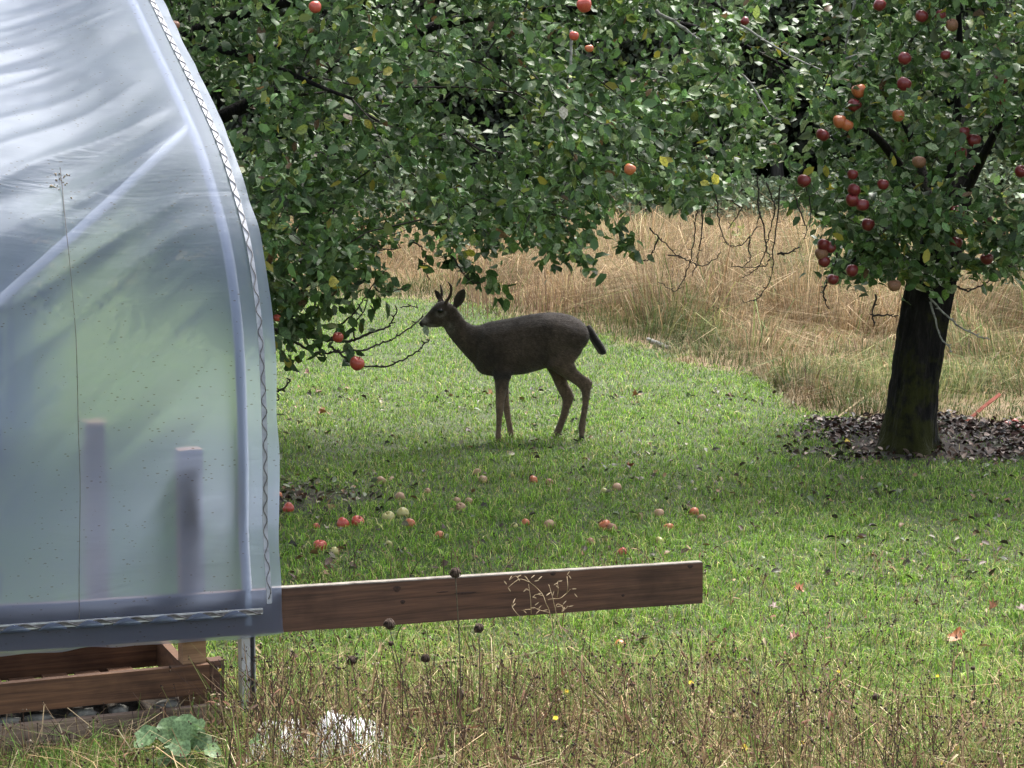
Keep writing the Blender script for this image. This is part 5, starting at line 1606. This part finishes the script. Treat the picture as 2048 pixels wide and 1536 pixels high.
# long tangled dry blades
x, y = near_points(30000, 7.9, 10.6)
k = (rngW.random(len(x)) < weed_density(x, y)) & clear_of_bench(x, y); x, y = x[k], y[k]; n = len(x)
col = pick([(0.46, 0.35, 0.19), (0.36, 0.24, 0.12), (0.54, 0.44, 0.26), (0.19, 0.10, 0.055), (0.21, 0.34, 0.07), (0.15, 0.28, 0.045)], rngW.choice(6, n, p=[.2, .15, .13, .1, .22, .2])) * (0.7 + 0.5 * rngW.random(n))[:, None]
V, T, c_ = blades(np.stack([x, y, gz(x, y)], -1), rngW.uniform(0.06, 0.26, n), rngW.uniform(0.002, 0.005, n), 1.5 * rngW.random(n), 1.5 * rngW.random(n), col)
put(V, T, c_)
# long pale straw curls and withered leaves lying through the tangle
x, y = near_points(2300, 7.95, 10.0)
k = (rngW.random(len(x)) < weed_density(x, y)) & clear_of_bench(x, y); x, y = x[k], y[k]; n = len(x)
col = pick([(0.5, 0.38, 0.22), (0.4, 0.27, 0.14), (0.26, 0.14, 0.08), (0.56, 0.46, 0.29)], rngW.integers(0, 4, n)) * (0.7 + 0.5 * rngW.random(n))[:, None]
V, T, c_ = blades(np.stack([x, y, gz(x, y) + 0.12 * rngW.random(n)], -1), rngW.uniform(0.06, 0.22, n), rngW.uniform(0.0025, 0.006, n), 0.3 + 1.6 * rngW.random(n), 0.5 + 1.6 * rngW.random(n), col)
put(V, T, c_)
weeds = link('rough_weeds', mesh_np('rough_weeds', np.concatenate(VV), np.concatenate(TT_), np.concatenate(CC)), M['weed'])
tag(weeds, 'tangle of brown stems, dry blades and small seed heads along the bottom of the photo', kind='stuff')

# ------------------------------------------------------------------ wild carrot seed heads
M['seed'] = noisy_mat('seed_head', (0.03, 0.02, 0.016), (0.11, 0.075, 0.055), 90, 0.9, 0.5)
M['stem'] = noisy_mat('dry_stem', (0.035, 0.028, 0.018), (0.09, 0.075, 0.045), 60, 0.8, 0.2)
M['straw_stem'] = noisy_mat('straw_stem', (0.22, 0.155, 0.085), (0.42, 0.32, 0.19), 60, 0.8, 0.2)


def carrot(px, py, bx, by, r0, label, tilt=0.0):
    Y = on_ground(bx, by)[1]
    g = on_ground(bx, by); top = at(px, py, Y)
    r0 = r0 * 1.08
    t = empty('wild_carrot', tuple(g)); tag(t, label, 'seed head', 'dried wild carrot seed heads in the foreground')
    mb = MB(); sp = spline([g - UP * .02, (g + top) / 2 + np.array([.008, 0, 0]), top - UP * r0 * 0.6], 6); mb.tube(sp, np.linspace(.0035, .002, len(sp)), 5); mb.build('stem', M['stem'], t, smooth=True)
    mb = MB(); rng = np.random.default_rng(int(px))
    for k in range(26):
        a0 = k * 2.4; f = (k + 0.5) / 26
        rad = math.sqrt(f) * 1.1
        b0 = top - UP * r0 * 0.7
        m1 = b0 + np.array([math.cos(a0) * rad * r0, math.sin(a0) * rad * r0, r0 * (0.5 + 0.15 * rng.normal())])
        e1 = b0 + np.array([math.cos(a0) * rad * r0 * 0.45, math.sin(a0) * rad * r0 * .45, r0 * (1.55 + 0.3 * rng.random())])
        mb.tube(spline([b0, m1, e1], 3), [.001, .0014, .0018, .002, .003, .0045, .003], 4)
    for k in range(7):
        a0 = k * 0.9
        b0 = top - UP * r0 * 0.75
        mb.tube([b0, b0 + np.array([math.cos(a0) * r0 * 1.1, math.sin(a0) * r0 * 1.1, r0 * 0.1])], [.0012, .0004], 3)
    mb.build('seed_head', M['seed'], t, smooth=True)


carrot(911, 1147, 922, 1516, .020, 'tall dried seed head rising in front of the beam to its top edge')
carrot(779, 1250, 832, 1510, .021, 'dried seed head just at the lower edge of the beam, on a leaning stem')
carrot(958, 1258, 953, 1500, .018, 'dried seed head below the beam, right of the tallest one')
carrot(921, 1392, 925, 1480, .021, 'low dried seed head under the middle of the beam')
carrot(704, 1323, 712, 1420, .019, 'squat dried seed head left of the leaning one')
carrot(851, 1318, 856, 1430, .017, 'dark dried seed head between the leaning one and the tallest one')
carrot(782, 1288, 800, 1410, .009, 'tiny dried seed head below the leaning one')
carrot(1752, 1395, 1752, 1500, .012, 'dead brown flower spike standing alone in the right lawn')
carrot(1946, 1337, 1945, 1440, .007, 'thin dark stalk with a forked tip at the lower right')
carrot(1590, 1410, 1590, 1500, .010, 'dark round seed head near the yellow flowers, lower right')

# dry branched weed in front of the beam
def zw(x, y): return 900 + x / 3.724, 1090 + y / 3.724


wd = empty('dry_weed', tuple(on_ground(1135, 1450))); tag(wd, 'pale dry branching weed with split pods standing in front of the beam', 'weed')
WY = on_ground(1135, 1450)[1]
strokes = [[(900, 1330), (880, 900), (840, 680), (800, 550), (775, 440), (765, 390), (735, 300)], [(800, 1320), (790, 900), (765, 640), (740, 500), (715, 430), (690, 370), (640, 320), (600, 275), (555, 230)], [(605, 520), (600, 400), (585, 290)],
           [(590, 270), (520, 262), (460, 290), (430, 315)], [(690, 370), (640, 375), (615, 395)], [(730, 415), (770, 400), (820, 390), (870, 365), (895, 330)], [(870, 365), (876, 300), (872, 240)], [(745, 500), (700, 490), (650, 485), (630, 460)], [(800, 550), (785, 470), (800, 440), (840, 460)],
           [(525, 535), (485, 490), (460, 460), (470, 430)], [(800, 395), (805, 330), (800, 275)], [(520, 262), (490, 235), (445, 265)], [(840, 460), (835, 500), (880, 460)], [(600, 480), (560, 475), (535, 495)]]
mb = MB()
for s in strokes:
    sp = spline([at(*zw(*p), WY) + np.array([0, 0.02 * math.sin(i * 2.1 + s[0][0]), 0]) for i, p in enumerate(s)], 4)
    mb.tube(sp, np.linspace(.0022 if len(s) > 5 else .0016, .001, len(sp)), 5)
mb.build('stem', M['straw_stem'], wd, smooth=True)
pods = [(400, 265, -0.9), (440, 265, 1.2), (430, 315, -1.0), (545, 350, 0.7), (560, 325, -0.4), (655, 262, 0.9), (625, 270, 0.2), (600, 250, 0.8), (495, 240, 0.5), (555, 230, -.7), (610, 385, -.3), (650, 365, 0.2), (770, 300, 0.6), (785, 300, -.6), (800, 272, 0.2), (870, 225, 0.9), (880, 222, -.9), (905, 328, .1), (925, 360, -.9), (715, 380, .8), (630, 450, .6), (595, 470, .1),
        (545, 485, -.7), (840, 445, .9), (825, 450, -.7), (880, 460, .2), (790, 460, .1), (640, 515, .9), (470, 440, 1.4), (460, 465, .9), (655, 480, .8), (690, 490, .2), (765, 380, 1.3), (835, 500, 1.2)]
for x_, y_, an in pods:
    c0 = at(*zw(x_, y_), WY - 0.004)
    V, T, c_ = leaves_mesh(c0[None], np.array([[math.cos(an), 0.1, math.sin(an)]]), np.array([[-math.sin(an) * .3, -1.0, .3]]), np.array([0.024]), np.array([[0.40, 0.30, 0.19]]), 1.0, 0.8, *leaf_template(0.1))
    link('pod', mesh_np('pod', V, T, c_), M['weed'], wd)
# one long straw leaning across
st = empty('grass_straw', tuple(on_ground(945, 1400))); tag(st, 'long bent straw with a feathery tip leaning to the right below the beam', 'straw')
SYY = on_ground(945, 1400)[1]
mb = MB(); sp = spline([on_ground(925, 1420), at(950, 1340, SYY), at(1000, 1322, SYY), at(1055, 1308, SYY), at(1085, 1304, SYY)], 6); mb.tube(sp, np.linspace(.003, .0015, len(sp)), 5); mb.build('stem', M['straw_stem'], st, smooth=True)
mb = MB()
for k in range(26):
    p = sp[-1 - k // 4] if k // 4 < len(sp) else sp[-1]
    mb.tube([p, p + rngW.normal(0, .009, 3) + np.array([.012, 0, .003])], [.0016, .0006], 3)
mb.build('feathery_tip', M['straw_stem'], st)

# ------------------------------------------------------------------ yellow flowers
M['petal'] = noisy_mat('yellow_petal', (0.72, 0.5, 0.02), (0.85, 0.68, 0.06), 50, 0.6, 0.1)


def flower(px, py, hgt, r0, label):
    p = at(px, py, 8.42 if py > 1420 else 8.95)
    g = np.array([p[0] + rngW.normal(0, .01), p[1], float(gz(p[0], p[1])) - .01])
    t = empty('dandelion', tuple(g)); tag(t, label, 'flower', 'small yellow flowers in the foreground')
    mb = MB(); mb.tube(spline([g, (g + p) / 2 + rngW.normal(0, .006, 3), p], 4), .0016, 5); mb.build('stem', M['stem'], t)
    mb = MB()
    ax_ = norm(np.array([rngW.normal(0, .35), -0.7, 0.8])); u = norm(np.cross(ax_, [0, 0, 1.0])); v = np.cross(ax_, u)
    for ly, (rr_, up_, cnt) in enumerate([(r0, .1, 13), (r0 * .7, .35, 10), (r0 * .4, .5, 6)]):
        for k in range(cnt):
            a0 = k * 6.283 / cnt + ly * .3
            d_ = u * math.cos(a0) + v * math.sin(a0); s_ = np.cross(ax_, d_) * rr_ * .2
            o_ = p + ax_ * .001 * ly
            mb.add([o_ - s_ * .4, o_ + s_ * .4, o_ + d_ * rr_ + ax_ * rr_ * up_ + s_, o_ + d_ * rr_ + ax_ * rr_ * up_ - s_], [(0, 1, 2, 3)])
    mb.build('flower_head', M['petal'], t)


for px, py, hh_, r0, lab in [(1487, 1495, .10, .016, 'yellow flower with two heads side by side at the bottom, middle right'), (1603, 1488, .10, .014, 'yellow flower next to the paired one, one step right'), (1912, 1497, .10, .013, 'yellow flower at the bottom right, first of two'),
                             (2009, 1508, .10, .014, 'yellow flower nearest the bottom right corner'), (1881, 1528, .08, .013, 'yellow flower cut low at the bottom edge, right'), (1382, 1366, .08, .011, 'yellow flower alone in the middle of the rough lawn'), (1133, 1383, .08, .010, 'yellow flower under the pale dry weed'),
                             (1111, 1436, .09, .010, 'yellow flower in the weeds below the dry weed'), (1362, 1530, .08, .013, 'yellow flower at the bottom edge in the middle'), (1946, 1498, .08, .007, 'tiny yellow flower between the two bottom right ones'), (1677, 1343, .06, .007, 'tiny yellow flower on the right lawn, left one'), (1875, 1352, .06, .007, 'tiny yellow flower on the right lawn, right one'), (440, 1340, .16, .007, 'tiny yellow flower by the bench corner')]:
    flower(px, py, hh_, r0, lab)

# ------------------------------------------------------------------ white sack in the weeds
bg_ = on_ground(640, 1520)
nu, nv_ = 46, 26
m_, nt, b, out = new_mat('white_sack'); b.inputs['Base Color'].default_value = (0.6, 0.6, 0.64, 1); b.inputs['Roughness'].default_value = 0.45
nz = noise(nt, 22, 5, mapping(nt), 0.6); bump(nt, b, nz.outputs['Fac'], 0.5, 0.02)
uu, vv = np.meshgrid(np.linspace(0, 1, nu), np.linspace(0, 1, nv_), indexing='ij')
X0, X1 = at(498, 1500, 8.75)[0], at(790, 1500, 8.75)[0]
bxx = X0 + (X1 - X0) * uu + 0.02 * (vnoise(uu, vv, .2, 90) - .5); byy = 8.45 + 0.5 * vv
env = np.interp(uu, [0, .08, .3, .45, .55, .7, .85, 1], [0, .07, .09, .06, .15, .13, .08, 0.0]) * np.sin(np.clip(vv, 0, 1) * math.pi) ** 0.6
bzz = gz(bxx, byy) + 0.002 + env * (0.8 + 0.5 * vnoise(bxx, byy, .06, 91)) + 0.018 * (vnoise(bxx, byy * 2, .035, 92) - .3) * (env > 0.01)
gi = np.arange(uu.size).reshape(uu.shape)
q = np.stack([gi[:-1, :-1], gi[1:, :-1], gi[1:, 1:], gi[:-1, 1:]], -1).reshape(-1, 4)
me = mesh_np('sack', np.stack([bxx, byy, bzz], -1).reshape(-1, 3), np.concatenate([q[:, [0, 1, 2]], q[:, [0, 2, 3]]]))
tag(link('sack', me, m_, smooth=True), 'crumpled white plastic sack lying in the weeds beside the steel post', 'sack')

# ------------------------------------------------------------------ broad green leaves by the bench
pg = on_ground(350, 1525)
plant = empty('leafy_plant', tuple(pg)); tag(plant, 'leafy green plant with broad pale leaves in front of the raised bed', 'plant')
leafs = [(325, 1440, .12, .2), (365, 1430, .11, .6), (372, 1460, .10, -.3), (350, 1480, .09, .5), (300, 1475, .08, .9), (395, 1490, .09, -.6), (330, 1500, .09, 0), (385, 1450, .07, .3), (410, 1500, .07, -.9), (290, 1500, .07, 1.0), (360, 1510, .08, .1), (500, 1485, .07, .3), (1055, 1450, .06, .4)][:12]
leafs = [(a_, b_, c_ * .72, d_) for a_, b_, c_, d_ in leafs] + [(310, 1455, .07, 1.2), (345, 1460, .08, -.5), (400, 1465, .06, .8), (420, 1515, .06, .2), (335, 1520, .07, .9), (315, 1520, .06, -.4), (370, 1490, .07, 1.5)]
nb = 18
tvv = np.array([(0, .42, -.04)] + [(0.5 * math.sin(t_) * (1 + .06 * math.sin(7 * t_)), .48 - .5 * math.cos(t_) * (1 + .05 * math.cos(6 * t_)), .03 * math.sin(5 * t_)) for t_ in np.linspace(0, 2 * math.pi, nb, endpoint=False)] + [(0, 0.05, -.05)])
ttt = np.array([(0, 1 + i, 1 + (i + 1) % nb) for i in range(nb)])
for px, py, sz, an in leafs:
    p = at(px, py, 8.33 + .12 * rngW.random()); sz *= 1.25
    tipd = np.array([math.cos(an + .8), -.3, -.25 + .3 * rngW.normal()])
    V, T, c_ = leaves_mesh(p[None], tipd[None], np.array([[.1 * rngW.normal(), -.55, .9]]), np.array([sz]), np.array([[.17, .27, .12]]) * rngW.uniform(.8, 1.25), .3, .35, tvv, ttt, .05)
    lf = link('leaf', mesh_np('leaf', V, T, c_), M['leaf'], plant)
    mb = MB(); mb.tube(spline([pg + rngW.normal(0, .03, 3) * [1, 1, 0], (pg + p) / 2 + [0, 0, .03], p], 3), .0022, 4); mb.build('stalk', M['weed'] if False else M['stem'], plant)

# ------------------------------------------------------------------ stakes, sticks and saplings
M['orange_paint'] = noisy_mat('faded_orange_paint', (0.24, 0.045, 0.025), (0.34, 0.09, 0.05), 25, 0.7, 0.3)
M['rust_wood'] = noisy_mat('red_brown_stake', (0.24, 0.08, 0.04), (0.36, 0.15, 0.08), 20, 0.8, 0.3)


def stick(name, a_, b_, r0, mat, label, cat, seg=8, square=False):
    mb = MB()
    n_ = 8
    pts = [a_ + (b_ - a_) * i / n_ + (np.random.default_rng(i + int(abs(a_[0] * 99))).normal(0, r0 * .12, 3) if 0 < i < n_ else 0) for i in range(n_ + 1)]
    mb.tube(pts, [r0 * (1 + .08 * math.sin(i * 2.3)) for i in range(n_ + 1)], 4 if square else seg)
    return tag(mb.build(name, M[mat], smooth=not square), label, cat)


g0 = on_ground(1928, 843)
stick('stake', g0 - UP * .015, at(1999, 789, g0[1] + .35), .017, 'orange_paint', 'faded orange wooden stake leaning on the ground right of the tree trunk', 'stake', square=True)
g0 = on_ground(2008, 622)
stick('stake', g0 - UP * .03, at(2006, 535, g0[1]), .022, 'rust_wood', 'thin upright red brown stake in the field near the right photo edge', 'stake', square=True)
g0 = on_ground(1357, 640)
stick('marker_stick', g0 - UP * .02, at(1354, 585, g0[1]), .009, 'pale_wood', 'thin pale upright stick in the dry grass right of the deer', 'stick')
stick('branch_piece', on_ground(1296, 684) + UP * .03, on_ground(1347, 702) + UP * .02, .02, 'twig_pale', 'pale lichen covered stick lying at the edge of the dry grass', 'stick')
stick('branch_piece', on_ground(1632, 870) + UP * .01, on_ground(1745, 790) + UP * .03, .010, 'straw_stem', 'thin pale stick lying at the edge of the leaf bed', 'stick')


def sapling(px0, py0, tops, label, cols, lsz, ncl):
    g = on_ground(px0, py0)
    t = empty('sapling', tuple(g)); tag(t, label, 'sapling', 'young saplings in the dry field')
    Pl, Dl = [], []
    mb = MB()
    for tx, ty in tops:
        tp_ = at(tx, ty, g[1])
        sp = spline([g - UP * .03, g * .5 + tp_ * .5 + rngW.normal(0, .02, 3), tp_], 6); mb.tube(sp, np.linspace(.012, .005, len(sp)), 5)
        for k in range(ncl):
            f = rngW.uniform(.55, 1.0); p = g * (1 - f) + tp_ * f
            Pl.append(p + rngW.normal(0, .09, 3)); Dl.append(rngW.normal(0, 1, 3))
    mb.build('stem', M['stem'], t, smooth=True)
    n_ = len(Pl)
    V, T, c_ = leaves_mesh(np.array(Pl), np.array(Dl), rngW.normal(0, .5, (n_, 3)) + UP, rngW.uniform(lsz * .7, lsz * 1.3, n_), np.array(cols)[rngW.integers(0, len(cols), n_)], .4, .5)
    link('foliage', mesh_np('foliage', V, T, c_), M['leaf'], t)


sapling(1475, 535, [(1476, 455), (1470, 475)], 'small yellow green sapling behind the bare hanging twigs', [(.3, .34, .08), (.22, .3, .07)], .12, 22)
sapling(1596, 578, [(1588, 515), (1602, 512), (1575, 522)], 'small bright green sapling left of the right apple tree', [(.22, .32, .09), (.16, .26, .08)], .09, 20)
sapling(1926, 632, [(1925, 560), (1935, 575)], 'dark green sapling just right of the leaning trunk', [(.08, .11, .05), (.12, .15, .06)], .08, 22)
sapling(1507, 650, [(1500, 600), (1512, 590)], 'leafless brown sapling stump in the dry grass', [(.3, .2, .1)], .05, 3)
sapling(1425, 660, [(1412, 600), (1430, 585), (1440, 600)], 'clump of brown dead canes in the dry grass behind the deer', [(.25, .16, .09)], .05, 6)

# ------------------------------------------------------------------ single fallen leaves on the lawn
def lobed_leaf():
    pts = []
    tips = [(0.0, 1.0), (0.32, .62), (0.62, .72), (.42, .38), (.66, .18), (.3, .12), (.12, -.02)]
    rad = [(x_, y_) for x_, y_ in tips]
    out_ = [(0, 1.0), (.12, .72), (.34, .80), (.28, .55), (.62, .58), (.42, .36), (.58, .14), (.22, .14), (.05, -.02)]
    v = [(0, .3, 0)] + [(x_, y_, .06 * math.sin(i * 2)) for i, (x_, y_) in enumerate(out_)] + [(-x_, y_, .06 * math.cos(i * 2)) for i, (x_, y_) in list(enumerate(out_))[::-1][:-1]]
    n_ = len(v) - 1
    t = [(0, 1 + i, 1 + (i + 1) % n_) for i in range(n_)]
    return np.array(v, float), np.array(t)


LV, LT_ = lobed_leaf()
for px, py, sz, c_, lab in [(1607, 1196, .09, (.36, .13, .05), 'orange brown fallen leaf alone on the right lawn'), (1922, 1291, .12, (.40, .14, .04), 'largest orange fallen leaf on the right lawn'), (1580, 1288, .09, (.42, .20, .15), 'pinkish fallen leaf below the end of the beam'), (1554, 1226, .07, (.16, .09, .07), 'curled brown fallen leaf right of the beam end'),
                            (1275, 1293, .11, (.13, .07, .06), 'dark purple brown fallen leaf beside the orange apple'), (1978, 1231, .08, (.34, .15, .07), 'orange fallen leaf at the upper right of the lawn'), (2035, 1229, .09, (.14, .08, .07), 'dark curled fallen leaf at the right photo edge'), (1232, 1362, .08, (.17, .03, .03), 'dark red fallen leaf in the weeds'),
                            (608, 752, .10, (.30, .17, .13), 'pale brown fallen leaf on the bright lawn left of the deer'), (632, 790, .11, (.26, .13, .10), 'reddish fallen leaf on the bright lawn below the low branch'), (652, 833, .11, (.33, .15, .06), 'orange brown fallen leaf left of the deer front legs'), (975, 795, .09, (.33, .17, .07), 'orange fallen leaf just left of the front legs'),
                            (1274, 795, .10, (.36, .16, .07), 'orange fallen leaf on the lawn right of the hind legs'), (1262, 942, .08, (.25, .08, .04), 'red brown fallen leaf on the shaded lawn'), (1690, 892, .07, (.75, .55, .05), 'bright yellow fallen leaf in the leaf bed'), (930, 868, .08, (.06, .03, .025), 'dark curled fallen leaf before the front hooves'), (1508, 1063, .09, (.13, .08, .06), 'brown curled fallen leaf on the shaded right lawn')]:
    p = on_ground(px, py)
    a0 = rngW.random() * 6.28
    V, T, cc = leaves_mesh((p + UP * .03)[None], np.array([[math.cos(a0), math.sin(a0) * .6, .2]]), np.array([[rngW.normal(0, .5), -.25, .9]]), np.array([sz * .65]), np.array([c_]) * .8, .8, 1.2, LV, LT_, .12)
    tag(link('fallen_leaf', mesh_np('fallen_leaf', V, T, cc), M['litter']), lab, 'leaf', 'single fallen leaves on the lawn')
